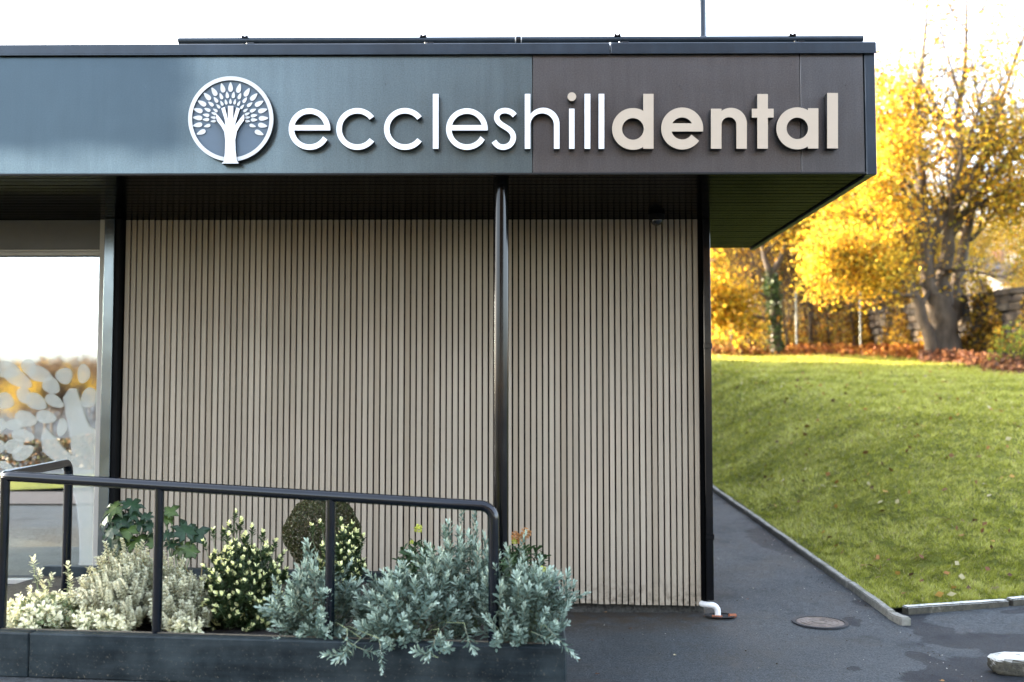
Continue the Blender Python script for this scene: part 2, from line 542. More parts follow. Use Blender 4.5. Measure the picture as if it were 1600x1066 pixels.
class MB:
    def __init__(s):
        s.v = []
        s.f = []
        s.c = []
        s.use_c = False

    def add(s, vs, fs, col=None):
        k = len(s.v)
        s.v += [tuple(v) for v in vs]
        s.f += [tuple(i + k for i in f) for f in fs]
        if col is not None:
            s.use_c = True
            if isinstance(col, list):
                s.c += [tuple(c) for c in col]
            else:
                s.c += [tuple(col)] * len(vs)

    def box(s, x0, x1, y0, y1, z0, z1, ch=0.0):
        if ch <= 0:
            vs = [(x, y, z) for x in (x0, x1) for y in (y0, y1) for z in (z0, z1)]
            s.add(vs, [(0, 1, 3, 2), (4, 6, 7, 5), (0, 4, 5, 1), (2, 3, 7, 6), (0, 2, 6, 4), (1, 5, 7, 3)])
            return
        X, Y, Z = (x0, x1), (y0, y1), (z0, z1)
        vs, idx = [], {}
        for i in (0, 1):
            for j in (0, 1):
                for k in (0, 1):
                    sx, sy, sz = (1 - 2 * i), (1 - 2 * j), (1 - 2 * k)
                    for a in range(3):
                        p = [X[i] + sx * ch, Y[j] + sy * ch, Z[k] + sz * ch]
                        p[a] = (X[i], Y[j], Z[k])[a]
                        idx[(i, j, k, a)] = len(vs)
                        vs.append(tuple(p))
        fs = []
        for a in range(3):
            o = [b for b in range(3) if b != a]
            for sgn in (0, 1):
                q = []
                for u, w in ((0, 0), (1, 0), (1, 1), (0, 1)):
                    t = [0, 0, 0]
                    t[a] = sgn
                    t[o[0]] = u
                    t[o[1]] = w
                    q.append(idx[(t[0], t[1], t[2], a)])
                fs.append(tuple(q))
            # edges along a
            for u in (0, 1):
                for w in (0, 1):
                    q = []
                    for sgn in (0, 1):
                        t = [0, 0, 0]
                        t[a] = sgn
                        t[o[0]] = u
                        t[o[1]] = w
                        q.append((idx[(t[0], t[1], t[2], o[0])], idx[(t[0], t[1], t[2], o[1])]))
                    fs.append((q[0][0], q[0][1], q[1][1], q[1][0]))
        for i in (0, 1):
            for j in (0, 1):
                for k in (0, 1):
                    fs.append((idx[(i, j, k, 0)], idx[(i, j, k, 1)], idx[(i, j, k, 2)]))
        s.add(vs, fs)

    def tube(s, pts, rad, n=8, cap=True, col=None):
        pts = [Vector(p) for p in pts]
        if not isinstance(rad, (list, tuple)):
            rad = [rad] * len(pts)
        t0 = (pts[1] - pts[0]).normalized()
        u = t0.orthogonal().normalized()
        vs, fs = [], []
        prev = t0
        for i, p in enumerate(pts):
            if i == 0:
                t = t0
            elif i == len(pts) - 1:
                t = (pts[i] - pts[i - 1]).normalized()
            else:
                t = ((pts[i] - pts[i - 1]).normalized() + (pts[i + 1] - pts[i]).normalized())
                t = t.normalized() if t.length > 1e-6 else prev
            u = (u - t * u.dot(t))
            u = u.normalized() if u.length > 1e-6 else t.orthogonal().normalized()
            w = t.cross(u)
            prev = t
            for k in range(n):
                a = 2 * PI * k / n
                vs.append(p + (u * math.cos(a) + w * math.sin(a)) * rad[i])
        for i in range(len(pts) - 1):
            for k in range(n):
                a, b = i * n + k, i * n + (k + 1) % n
                fs.append((a, b, b + n, a + n))
        if cap:
            fs.append(tuple(reversed(range(n))))
            fs.append(tuple((len(pts) - 1) * n + k for k in range(n)))
        s.add(vs, fs, col)

    def mesh(s, name, mat, smooth=False):
        me = bpy.data.meshes.new(name)
        me.from_pydata(s.v, [], s.f)
        me.update()
        bm = bmesh.new()
        bm.from_mesh(me)
        if not s.use_c:
            bmesh.ops.recalc_face_normals(bm, faces=bm.faces)
        bm.to_mesh(me)
        bm.free()
        if s.use_c:
            ca = me.color_attributes.new('tint', 'FLOAT_COLOR', 'POINT')
            a = np.ones((len(s.v), 4), np.float32)
            a[:, :3] = np.array(s.c, np.float32)[:, :3]
            ca.data.foreach_set('color', a.ravel())
        if smooth:
            me.polygons.foreach_set('use_smooth', [True] * len(me.polygons))
        if mat:
            me.materials.append(M[mat])
        return me

    def build(s, name, mat, parent=None, smooth=False, loc=None):
        """link as one object; with loc the vertices are re-based on that point"""
        if loc is not None:
            L = Vector(loc)
            s.v = [(v[0] - L.x, v[1] - L.y, v[2] - L.z) for v in s.v]
        return link(name, s.mesh(name, mat, smooth), parent, loc or (0, 0, 0))


def smooth_by_angle(me, deg=35):
    me.polygons.foreach_set('use_smooth', [True] * len(me.polygons))
    bm = bmesh.new()
    bm.from_mesh(me)
    for e in bm.edges:
        if len(e.link_faces) == 2 and e.calc_face_angle(0) > R(deg):
            e.smooth = False
    bm.to_mesh(me)
    bm.free()


def np_mesh(name, V, n_per, mat, colors=None):
    """faces of n_per consecutive vertices each"""
    nv = len(V)
    nf = nv // n_per
    me = bpy.data.meshes.new(name)
    me.vertices.add(nv)
    me.vertices.foreach_set('co', V.astype(np.float32).ravel())
    me.loops.add(nv)
    me.loops.foreach_set('vertex_index', np.arange(nv, dtype=np.int32))
    me.polygons.add(nf)
    me.polygons.foreach_set('loop_start', np.arange(0, nv, n_per, dtype=np.int32))
    me.polygons.foreach_set('loop_total', np.full(nf, n_per, np.int32))
    me.update(calc_edges=True)
    if colors is not None:
        ca = me.color_attributes.new('tint', 'FLOAT_COLOR', 'POINT')
        a = np.ones((nv, 4), np.float32)
        a[:, :3] = colors
        ca.data.foreach_set('color', a.ravel())
    me.materials.append(M[mat])
    return me


def sm(x):
    x = min(1.0, max(0.0, x))
    return x * x * (3 - 2 * x)


# ------------------------------------------------------------------ terrain
def gz(x, y):
    z = 0.043 * max(0.0, min(y, 34) - 7.0)
    z += 0.285 * sm((0.15 - x) / 1.1) * sm((5.5 - y) / 0.7) * sm((y + 8) / 6)
    return z


_p0, _p1 = PG(1416, 945, 0.08), PG(1600, 933, 0.08)
KEK = (_p1.y - _p0.y) / (_p1.x - _p0.x)
KEY0 = _p0.y + KEK * (2.7 - _p0.x) + 0.040          # back edge of the front kerb at x = 2.7


def lawn_d(x, y):
    s_ = x - 2.68
    t_ = (y - KEY0 - KEK * (x - 2.7)) * 0.5
    k = 0.5
    m_ = min(s_, t_)
    return max(0.0, m_ - k * math.log(math.exp(-(s_ - m_) / k) + math.exp(-(t_ - m_) / k)) + k * 0.35) if m_ > -2 else 0.0


def lawn_z(x, y):
    d = lawn_d(x, y)
    if y > 30 and x < 6:
        d = max(d, (y - 30) * 1.0)
    lo = gz(x, y) + 0.035
    hi = 0.85 + 0.078 * (min(y, 34.0) - 7)
    z = lo + (hi - lo) * sm(d / 2.9)
    z += 0.075 * mnoise.noise(Vector((x * 0.5, y * 0.5, 3.1))) * sm(d / 1.0)
    z += 0.030 * mnoise.noise(Vector((x * 2.2, y * 2.2, 9.1))) * sm(d / 0.5)
    z += 0.012 * mnoise.noise(Vector((x * 6.0, y * 6.0, 1.1))) * sm(d / 0.4)
    return z


def grid(xs, ys, zf, name, mat, smooth=True, skip=None):
    vs = [(x, y, zf(x, y)) for y in ys for x in xs]
    n = len(xs)
    fs = []
    for j in range(len(ys) - 1):
        for i in range(n - 1):
            if skip and skip(0.5 * (xs[i] + xs[i + 1]), 0.5 * (ys[j] + ys[j + 1])):
                continue
            fs.append((j * n + i, j * n + i + 1, (j + 1) * n + i + 1, (j + 1) * n + i))
    b = MB()
    b.add(vs, fs)
    me = bpy.data.meshes.new(name)
    me.from_pydata(b.v, [], b.f)
    me.update()
    if smooth:
        me.polygons.foreach_set('use_smooth', [True] * len(me.polygons))
    me.materials.append(M[mat])
    return link(name, me)


def lin(a, b, n):
    return [a + (b - a) * i / (n - 1) for i in range(n)]


gx = [-900, -300, -120, -60, -30, -15] + lin(-10, 12, 56) + [20, 40, 80, 160, 300, 900]
gy = [-900, -300, -120, -60, -30, -15] + lin(-10, 14, 61) + [20, 27, 34, 60, 120, 300, 900]
ground = grid(gx, gy, lambda x, y: gz(x, y), 'ground', 'asphalt')
tag(ground, kind='structure')

lx = lin(2.69, 12, 70) + lin(12.5, 30, 40) + [36, 45, 60]
ly = lin(6.9, 16, 70) + lin(16.4, 34.5, 60)


def lawn_edge_y(x):
    return KEY0 + KEK * (x - 2.7)


# lawn sheet: rows follow the front kerb
rows = lin(0, 1, 120)
vs, fs = [], []
for r_ in rows:
    q = r_ ** 1.5
    for x in lx:
        y0 = min(lawn_edge_y(x), 16)
        y = y0 + (34.5 - y0) * q
        vs.append((x, y, lawn_z(x, y)))
n = len(lx)
for j in range(len(rows) - 1):
    for i in range(n - 1):
        fs.append((j * n + i, j * n + i + 1, (j + 1) * n + i + 1, (j + 1) * n + i))
me = bpy.data.meshes.new('lawn')
me.from_pydata(vs, [], fs)
me.polygons.foreach_set('use_smooth', [True] * len(fs))
me.materials.append(M['lawn_ground'])
lawn = link('lawn', me)
tag(lawn, kind='structure')

wf = grid(lin(-40, 100, 60), lin(34.4, 120, 40),
          lambda x, y: 2.97 + 0.25 * mnoise.noise(Vector((x * 0.2, y * 0.2, 0))) * sm((y - 34.4) / 4) + sm((y - 60) / 60) * 5 if x > 2.7 else
          2.97 * sm((y - 30) / 4) + sm((y - 60) / 60) * 5, 'woodland_floor', 'woodland_floor')
tag(wf, kind='structure')
bk = grid(lin(-40, 2.72, 30), lin(29.9, 34.45, 12), lambda x, y: gz(x, y) + 0.01 + (2.96 - gz(x, y)) * sm((y - 30) / 4.4), 'grass_bank', 'lawn_ground')
tag(bk, kind='structure')
hl = grid(lin(-150, 260, 70), lin(118, 260, 12),
          lambda x, y: 7 + 10 * sm((y - 118) / 40) + 3 * mnoise.noise(Vector((x * 0.03, y * 0.03, 5))) + 1.6 * mnoise.noise(Vector((x * 0.25, y * 0.2, 5))),
          'hillside', 'far_hill')
tag(hl, kind='structure')
# the valley behind the photographer, which the window mirrors
hb = grid(lin(-900, 900, 90), lin(-760, -420, 12),
          lambda x, y: 4 + 16 * sm((-y - 420) / 200) + 6 * mnoise.noise(Vector((x * 0.006, y * 0.006, 2))) + 1.6 * mnoise.noise(Vector((x * 0.05, y * 0.05, 1))),
          'valley_hills', 'far_hill')
tag(hb, kind='structure')
vs_b = grid(lin(-26, -2.4, 24), lin(-1.8, 1.1, 8), lambda x, y: gz(x, y) + 0.06 + 0.05 * math.sin(x), 'grass_verge', 'lawn_ground')
tag(vs_b, kind='structure')
rb = grid(lin(-26, -2.2, 24), lin(1.2, 2.7, 5), lambda x, y: gz(x, y) + 0.02, 'footway', 'roof_felt')
tag(rb, kind='structure')

# ------------------------------------------------------------------ building
YF, YW, YB = 5.78, 7.32, 8.80
ZS = P(900, 271, YF).z                 # soffit height
ZT = P(900, 85, YF).z                  # top of the fascia panels
ZC = P(900, 69, YF).z                  # top of the coping
XR = P(1367, 180, YF).x                # right end of the canopy
XL = -7.0
XC = P(1112, 700, YW).x                # right corner of the wall
bld = thing('dental_clinic', 'single storey dental clinic with a dark overhanging fascia and a beige slatted front wall', 'building', (0, YW, 0))


def part(mb, name, mat, parent=bld, smooth=False, loc=None):
    """build in world coordinates, then parent to a thing whose own location is not the origin"""
    o = mb.build(name, mat, None, smooth, loc)
    o.parent = parent
    wp = Vector((0, 0, 0))
    q = parent
    while q is not None:
        wp += q.location
        q = q.parent
    o.location = Vector(o.location) - wp
    return o


# main block, and an unseen taller block added to shade the lawn
b = MB()
b.box(XL, XC - 0.045, YW + 0.06, 29.9, 0.28, ZS + 0.3)
b2_ = MB()
# front wall shell is split round the window: right of it and above it
XWR = P(157, 600, YW).x + 0.03
ws = MB()
ws.box(XWR + 0.05, XC - 0.03, YW + 0.035, YW + 0.25, 0.10, ZS + 0.25)
part(ws, 'front_wall', 'wall_black')
ws = MB()
ws.box(XC - 0.25, XC - 0.032, YW + 0.26, 30, 0.05, ZS + 0.25)
part(ws, 'side_wall', 'wall_black')
ws = MB()
ws.box(XWR + 0.06, XC - 0.06, YW + 0.06, YW + 0.24, -0.1, 0.098)
part(ws, 'wall_base', 'skirting')
ws = MB()
ws.box(XL, XC - 0.3, YW + 3.6, YW + 3.8, 0.2, ZS)
part(ws, 'room_wall', 'interior_dark')
ws = MB()
ws.box(XL, XC - 0.3, YW + 0.27, YW + 3.59, 0.14, 0.24)
part(ws, 'room_floor', 'interior_dark')
ws = MB()
ws.box(-9, 1.0, 20, 32.0, 0, 7.4, 0.02)  # added out of view to throw shade on the lawn
part(ws, 'lawn_shade_block', 'shade_block_render')
# canopy roof core
ws = MB()
ws.box(XL, XR - 0.03, YF + 0.05, YB - 0.02, ZS + 0.03, ZC - 0.03)
ws.box(XL, XC + 0.05, YB - 0.01, 30, ZS + 0.26, ZC - 0.03)
part(ws, 'roof_slab', 'roof_felt')

# soffit boards
nb = 30
pitch = (YB - 0.02 - (YF + 0.02)) / nb
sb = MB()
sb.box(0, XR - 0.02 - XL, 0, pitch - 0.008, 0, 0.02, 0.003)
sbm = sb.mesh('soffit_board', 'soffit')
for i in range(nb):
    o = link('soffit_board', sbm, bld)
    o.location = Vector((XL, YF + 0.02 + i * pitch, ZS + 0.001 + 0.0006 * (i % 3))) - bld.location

# edge trim below and to the right
ws = MB()
ws.box(XR - 0.045, XR, YF + 0.062, YB, ZS - 0.012, ZC - 0.012, 0.004)
part(ws, 'canopy_side', 'coping_metal')
ws = MB()
ws.box(XL, XR, YF - 0.004, YF + 0.018, ZS - 0.006, ZS + 0.004, 0.0015)
part(ws, 'drip_edge', 'letter_side')

# fascia panels
xp = [XL, P(-420, 180, YF).x, P(832, 180, YF).x, P(1251, 180, YF).x, P(1350.5, 180, YF).x]
tilt = [0, 0, 0.0, 0.0]
for i in range(4):
    w = xp[i + 1] - xp[i] - 0.004
    h = ZT - ZS - 0.008
    pb = MB()
    pb.box(-w / 2, w / 2, 0, 0.035, 0, h, 0.0015)
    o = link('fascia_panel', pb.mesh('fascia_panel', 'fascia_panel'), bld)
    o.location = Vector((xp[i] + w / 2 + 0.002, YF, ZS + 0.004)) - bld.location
    o.color = [(0.125, 0.158, 0.165, 1), (0.125, 0.158, 0.165, 0), (0.118, 0.110, 0.108, 1), (0.112, 0.110, 0.112, 1)][i]  # reflected sky blue and tree brown are put into the panel tints
ws = MB()
ws.box(P(1352, 180, YF).x, XR + 0.004, YF - 0.006, YF + 0.055, ZS - 0.012, ZC - 0.055, 0.003)
o = part(ws, 'corner_trim', 'coping_metal')
# coping in lengths
xc = [XL, -3.1, P(953, 75, YF).x, XR + 0.012]
for i in range(3):
    ws = MB()
    ws.box(xc[i] + 0.0015, xc[i + 1] - 0.0015, YF - 0.022, YF + 0.24, ZT - 0.001, ZC + 0.0012 * i, 0.006)
    ws.box(xc[i] + 0.0015, xc[i + 1] - 0.0015, YF - 0.026, YF - 0.018, ZT - 0.006, ZT + 0.003, 0.001)
    part(ws, 'coping', 'coping_metal')

# slats
z_top = P(700, 338, YW).z + 0.04
xs0, xs1 = P(192, 600, YW).x, P(1094.5, 600, YW).x
NS = 96
sp_ = (xs1 - xs0) / NS
sw = sp_ * 0.735
zb_l, zb_r = P(900, 943, YW).z, P(1090, 947, YW).z
sl = MB()
sl.box(-sw / 2, sw / 2, -0.022, 0.0, 0, 1.0, 0.0)
# bevelled front edges
sl = MB()
c_ = 0.0016
vs = []
for z in (0, 1):
    vs += [(-sw / 2, 0, z), (-sw / 2, -0.022 + c_, z), (-sw / 2 + c_, -0.022, z), (sw / 2 - c_, -0.022, z), (sw / 2, -0.022 + c_, z), (sw / 2, 0, z)]
sl.add(vs, [(i, (i + 1) % 6, (i + 1) % 6 + 6, i + 6) for i in range(6)] + [(0, 1, 2, 3, 4, 5), (11, 10, 9, 8, 7, 6)])
slm = sl.mesh('slat', 'slat_composite')
for i in range(NS):
    x = xs0 + (i + 0.36) * sp_
    u = (x - 0.4) / (P(1090, 947, YW).x - 0.4)
    zb = zb_l + (zb_r - zb_l) * u + rng.uniform(-0.003, 0.003)
    o = link('slat', slm, bld)
    o.location = Vector((x + rng.uniform(-0.0006, 0.0006), YW + 0.022 + rng.uniform(-0.0012, 0.0012), zb)) - bld.location
    o.scale.z = z_top - zb
# black backing behind the slats reads as the grooves
ws = MB()
ws.box(xs0 - 0.03, xs1 + 0.004, YW + 0.0215, YW + 0.034, 0.11, ZS + 0.02)
part(ws, 'groove_backing', 'wall_black')

# black corner trim / downpipe with sockets
xa, xb = P(1100.5, 640, YW - 0.03).x, P(1112, 640, YW - 0.03).x
ws = MB()
ws.box(xa, xb, YW - 0.045, YW + 0.03, P(1105, 938, YW - 0.03).z, ZS, 0.004)
dp = part(ws, 'downpipe', 'black_gloss')
for py in (541, 838):
    zc = P(1105, py, YW).z
    ws = MB()
    ws.box(xa - 0.003, xb + 0.006, YW - 0.050, YW + 0.032, zc - 0.02, zc + 0.02, 0.003)
    o = ws.build('pipe_socket', 'black_gloss')
    o.parent = dp
    o.location = -(bld.location + dp.location)

# window bay: glazing, frame, posts
zg_top = P(80, 400, YW).z
zg_bot = P(80, 905, YW).z
xg = P(153.5, 600, YW).x
wf_ = MB()
zt = ZS
xj = P(164, 600, YW).x
wf_.box(xg, xj, YW - 0.03, YW + 0.06, zg_bot - 0.08, zt, 0.002)
wf_.box(XL, xg - 0.001, YW - 0.030, YW + 0.05, zg_top + 0.028, zg_top + 0.043, 0.001)
wf_.box(XL, xg - 0.001, YW - 0.020, YW + 0.05, zg_top, zg_top + 0.026, 0.002)
wf_.box(XL, xg - 0.001, YW - 0.030, YW + 0.06, zg_bot - 0.08, zg_bot, 0.003)
xm = P(-190, 600, YW).x
wf_.box(xm - 0.03, xm + 0.03, YW - 0.028, YW + 0.05, zg_bot + 0.001, zg_top - 0.001, 0.002)
win = part(wf_, 'window', 'frame_beige')


def sub(mb, name, mat, parent=win, smooth=False):
    o = mb.build(name, mat, None, smooth)
    o.parent = parent
    wp = Vector((0, 0, 0))
    q = parent
    while q is not None:
        wp += q.location
        q = q.parent
    o.location = -wp
    return o


g = MB()
g.box(XL, xg - 0.001, YW - 0.012, YW + 0.06, zg_top + 0.045, ZS, 0.002)
sub(g, 'head_panel', 'frame_head_shaded')
for x0, x1 in ((XL, xm - 0.031), (xm + 0.031, xg - 0.001)):
    g = MB()
    g.box(x0, x1, YW + 0.002, YW + 0.010, zg_bot + 0.001, zg_top - 0.001)
    sub(g, 'glass', 'window_glass')
g = MB()
g.box(XL, xg, YW - 0.012, YW + 0.001, zg_top - 0.008, zg_top - 0.001)
sub(g, 'gasket', 'letter_side')


def film(poly, name='vinyl_leaf', off=0.0):
    g = MB()
    pts = [P(x, y, YW - 0.001 - off) for x, y in poly]
    nn = len(pts)
    vs = [(p.x, YW - 0.001 - off, p.z) for p in pts] + [(p.x, YW + 0.0012 - off, p.z) for p in pts]
    g.add(vs, [tuple(range(nn)), tuple(reversed(range(nn, 2 * nn)))] + [(i, (i + 1) % nn, (i + 1) % nn + nn, i + nn) for i in range(nn)])
    return sub(g, name, 'frosted_film')


def oval(cx, cy, a, b_, rot, k=22, tip=0.25):
    out = []
    for i in range(k):
        t = 2 * PI * i / k
        x, y = a * math.cos(t), b_ * math.sin(t) * (1 - tip * math.cos(t))
        out.append((cx + x * math.cos(R(rot)) - y * math.sin(R(rot)), cy + x * math.sin(R(rot)) + y * math.cos(R(rot))))
    return out


ovals = [(12, 578, 20, 13, 10), (45, 575, 14, 11, 60), (28, 592, 24, 12, 30), (62, 585, 20, 12, 20), (100, 588, 13, 13, 70),
         (131, 584, 10, 15, 5), (80, 603, 15, 12, 40), (8, 627, 14, 13, 20), (36, 618, 13, 10, 80), (56, 628, 18, 12, 30),
         (85, 627, 16, 9, 30), (40, 655, 18, 12, 15), (72, 652, 16, 10, 10), (-2, 664, 12, 12, 0), (22, 664, 14, 8, 0),
         (36, 681, 18, 10, 12), (8, 695, 0.1, 0.1, 0), (-4, 698, 13, 12, 0), (22, 697, 15, 11, -20), (36, 707, 18, 11, -25), (140, 622, 13, 16, 20),
         (97, 668, 8, 14, 10), (8, 728, 12, 6, 20), (28, 735, 12, 5, 0), (-20, 620, 14, 12, 10), (-25, 650, 15, 11, 0), (-30, 690, 14, 12, 0), (-20, 580, 15, 12, 30)]
for i, (cx, cy, a, b_, r_) in enumerate(ovals):
    if a < 1:
        continue
    film(oval(cx, cy, a, b_, r_), 'vinyl_leaf', 0.0024 * (i % 5))
film([(98, 622), (108, 607), (119, 607), (126, 630), (134, 655), (140, 668), (152, 672), (152, 904), (119, 904), (124, 870), (123, 830), (119, 790), (110, 758),
      (95, 730), (66, 706), (64, 680), (70, 668), (85, 684), (100, 702), (112, 712), (110, 690), (104, 655)], 'vinyl_trunk', 0.013)

# square metal post and black strip between window and slats
pl = MB()
pl.box(P(164.5, 600, YW).x, P(180, 600, YW).x, YW - 0.075, YW + 0.03, 0.2, ZS, 0.003)
part(pl, 'wall_post', 'post_gloss')
pl = MB()
pl.box(P(181, 600, YW).x, P(188, 600, YW).x, YW - 0.06, YW + 0.03, 0.2, ZS, 0.002)
part(pl, 'black_strip', 'wall_black')

# round canopy post
YP = 6.02
pc_ = P(782.5, 600, YP)
b = MB()
rr = 0.0475
b.tube([(pc_.x, YP, 0.2), (pc_.x, YP, ZS + 0.001)], rr, 40)
b.tube([(pc_.x, YP, 0.5), (pc_.x, YP, 0.512)], 0.09, 32)
o = part(b, 'canopy_post', 'black_gloss')
smooth_by_angle(o.data)

# tube on the roof edge with clips
YRail = YF + 0.03
b = MB()
za = P(820, 62.5, YRail).z
x0, x1 = P(279, 63, YRail).x, P(1348, 63, YRail).x
xm_ = P(810, 62, YRail).x
tl = thing('roof_edge_rail', 'long thin black tube carried on clips along the top of the fascia', 'rail', (0, YRail, za))
for a_, b__ in ((x0, xm_ - 0.006), (xm_ + 0.006, x1)):
    t = MB()
    t.tube([(a_, YRail, za), (b__, YRail, za)], 0.0185, 20)
    o = part(t, 'tube', 'coping_metal', tl)
    smooth_by_angle(o.data)
t = MB()
t.tube([(xm_ - 0.02, YRail, za), (xm_ + 0.02, YRail, za)], 0.0205, 20)
o = part(t, 'joint_sleeve', 'white_plastic', tl)
t = MB()
t.tube([(xm_ - 0.014, YRail, za), (xm_ + 0.014, YRail, za)], 0.0225, 20)
o = part(t, 'joint_ring', 'dark_metal', tl)
for px in (384, 662, 965, 1238):
    xx = P(px, 62, YRail).x
    t = MB()
    t.box(xx - 0.022, xx + 0.018, YRail - 0.022, YRail + 0.022, za + 0.012, za + 0.022, 0.002)
    t.box(xx - 0.020, xx - 0.008, YRail - 0.020, YRail + 0.02, za + 0.0222, za + 0.028)
    t.box(xx + 0.004, xx + 0.016, YRail - 0.020, YRail + 0.02, za + 0.0222, za + 0.028)
    t.tube([(xx + 0.01, YRail - 0.012, za - 0.015), (xx + 0.028, YRail - 0.02, za - 0.04), (xx + 0.045, YRail - 0.03, za - 0.055)], 0.0065, 8)
    t.box(xx + 0.022, xx + 0.062, YRail - 0.045, YRail + 0.01, ZC - 0.004, ZC + 0.010, 0.002)
    part(t, 'clip', 'black_gloss', tl)

# mast above the roof
xmst = P(1097.5, 20, 7.6).x
ms = thing('roof_mast', 'slim grey mast rising above the roof behind the fascia', 'mast', (xmst, 7.6, ZC))
t = MB()
t.tube([(xmst, 7.6, ZC - 0.05), (xmst, 7.6, 5.9)], 0.0275, 20)
o = part(t, 'pole', 'coping_metal', ms)
smooth_by_angle(o.data)
t = MB()
t.tube([(xmst, 7.6, ZC - 0.03), (xmst, 7.6, ZC + 0.03)], 0.06, 20)
part(t, 'base_flange', 'dark_metal', ms)
t = MB()
t.tube([(xmst, 7.6, 5.901), (xmst, 7.6, 5.94)], [0.03, 0.012], 16)
part(t, 'cap', 'dark_metal', ms)

# dome security camera below the soffit
dc = P(1026, 346, 7.12)
sc_ = thing('security_camera', 'small black dome security camera fixed under the soffit near the corner', 'security camera', (dc.x, 7.12, ZS))
t = MB()
t.tube([(dc.x, 7.12, ZS - 0.0005), (dc.x, 7.12, ZS - 0.035)], 0.058, 28)
o = part(t, 'housing', 'wall_black', sc_)
t = MB()
prof = [(0.047 * math.cos(a), -0.047 * math.sin(a)) for a in lin(0, PI / 2 - 0.05, 9)]
t.tube([(dc.x, 7.12, ZS - 0.0352 + p[1]) for p in prof], [p[0] for p in prof], 24)
o = part(t, 'dome', 'camera_dome', sc_, True)

# white waste pipe elbow at the corner and its gully
zp = P(1100, 947, YW - 0.06).z
pe = MB()
e0 = P(1090, 946, YW - 0.03)
pts = [(XC - 0.12, YW + 0.10, zp + 0.004), (XC - 0.075, YW - 0.02, zp + 0.004), (XC - 0.035, YW - 0.06, zp + 0.006)]
cx, cz = XC - 0.03, zp - 0.04
for a in lin(90, 0, 8):
    pts.append((cx + 0.048 * math.cos(R(a)), YW - 0.065, cz + 0.046 * math.sin(R(a)) + 0.002))
pts.append((cx + 0.049, YW - 0.066, -0.04))
pe.tube(pts, 0.021, 18)
pe.tube([(cx + 0.049, YW - 0.066, 0.012), (cx + 0.049, YW - 0.066, 0.022)], 0.0245, 18)
o = pe.build('waste_pipe', 'white_plastic')
smooth_by_angle(o.data, 50)
tag(o, 'white plastic waste pipe elbow turning into the ground at the wall corner', 'pipe')
gl_ = MB()
gp = PG(1112, 951, 0.0)
cc_ = (gp.x, YW - 0.06)
kk = 40
ring = []
for r_, z in ((0.115, 0.014), (0.085, 0.016), (0.08, 0.007)):
    ring.append([(cc_[0] + r_ * 1.0 * math.cos(2 * PI * i / kk), cc_[1] + r_ * 0.8 * math.sin(2 * PI * i / kk), gz(*cc_) + z) for i in range(kk)])
vs = sum(ring, [])
gl_.add(vs, [(a * kk + i, a * kk + (i + 1) % kk, (a + 1) * kk + (i + 1) % kk, (a + 1) * kk + i) for a in range(2) for i in range(kk)])
gth = thing('drain_gully', 'small broken drain opening with a terracotta rim round the white pipe', 'drain', (cc_[0], cc_[1], gz(*cc_)))
part(gl_, 'rim', 'hole_dark', gth)
gl_ = MB()
gl_.add([(cc_[0] + 0.083 * math.cos(2 * PI * i / kk), cc_[1] + 0.066 * math.sin(2 * PI * i / kk), gz(*cc_) + 0.009) for i in range(kk)], [tuple(range(kk))])
part(gl_, 'hole', 'hole_dark', gth)
gl_ = MB()
gl_.tube([(cc_[0] + 0.055, cc_[1] - 0.03, gz(*cc_) + 0.016), (cc_[0] + 0.105, cc_[1] - 0.015, gz(*cc_) + 0.014)], 0.014, 8)
gl_.tube([(cc_[0] - 0.07, cc_[1] - 0.045, gz(*cc_) + 0.014), (cc_[0] - 0.0, cc_[1] - 0.06, gz(*cc_) + 0.014)], 0.010, 8)
part(gl_, 'clay_edge', 'clay_orange', gth)

# ------------------------------------------------------------------ lettering
SIGNS = []     # (name, parent key, splines in px, depth, face material)
CURVES = []


def arc(cx, cy, r, a0, a1, k=40, ry=None):
    ry = ry or r
    return [(cx + r * math.cos(R(a)), cy - ry * math.sin(R(a))) for a in lin(a0, a1, k)]


def curve_obj(name, splines, yfront, depth):
    """splines in photograph points -> flat curve with holes, extruded"""
    W = [[P(x, y, yfront) for x, y in s_] for s_ in splines]
    x0 = min(p.x for p in W[0])
    z0 = min(p.z for p in W[0])
    cu = bpy.data.curves.new(name, 'CURVE')
    cu.dimensions = '2D'
    cu.fill_mode = 'BOTH'
    cu.extrude = depth / 2
    cu.bevel_depth = 0.0
    for s_ in W:
        sp = cu.splines.new('POLY')
        sp.points.add(len(s_) - 1)
        for i, p in enumerate(s_):
            sp.points[i].co = (p.x - x0, p.z - z0, 0, 1)
        sp.use_cyclic_u = True
    o = bpy.data.objects.new(name, cu)
    COL.objects.link(o)
    CURVES.append((o, name, Vector((x0, yfront + depth / 2, z0))))
    return len(CURVES) - 1


def finish_curves(specs):
    bpy.context.view_layer.update()
    dg = bpy.context.evaluated_depsgraph_get()
    for idx, parent, facemat in specs:
        o, name, loc = CURVES[idx]
        me = bpy.data.meshes.new_from_object(o.evaluated_get(dg))
        bm = bmesh.new()
        bm.from_mesh(me)
        bmesh.ops.remove_doubles(bm, verts=bm.verts, dist=1e-6)
        for v in bm.verts:
            v.co = Vector((v.co.x, -v.co.z, v.co.y))
        bm.normal_update()
        sides = [0 if abs(f.normal.y) > 0.8 else 1 for f in bm.faces]
        bm.to_mesh(me)
        bm.free()
        me.name = name
        me.materials.clear()
        me.materials.append(M[facemat])
        me.materials.append(M['letter_side'])
        me.polygons.foreach_set('material_index', sides)
        n_ = link(name, me, parent)
        n_.location = loc - parent.location
    for o, name, loc in CURVES:
        cu = o.data
        bpy.data.objects.remove(o)
        bpy.data.curves.remove(cu)


BT, BB = 146.8, 232.6          # ascender and baseline
XH = 169.2
st = 8.6


def rect(x0, x1, y0, y1):
    return [(x0, y0), (x1, y0), (x1, y1), (x0, y1)]


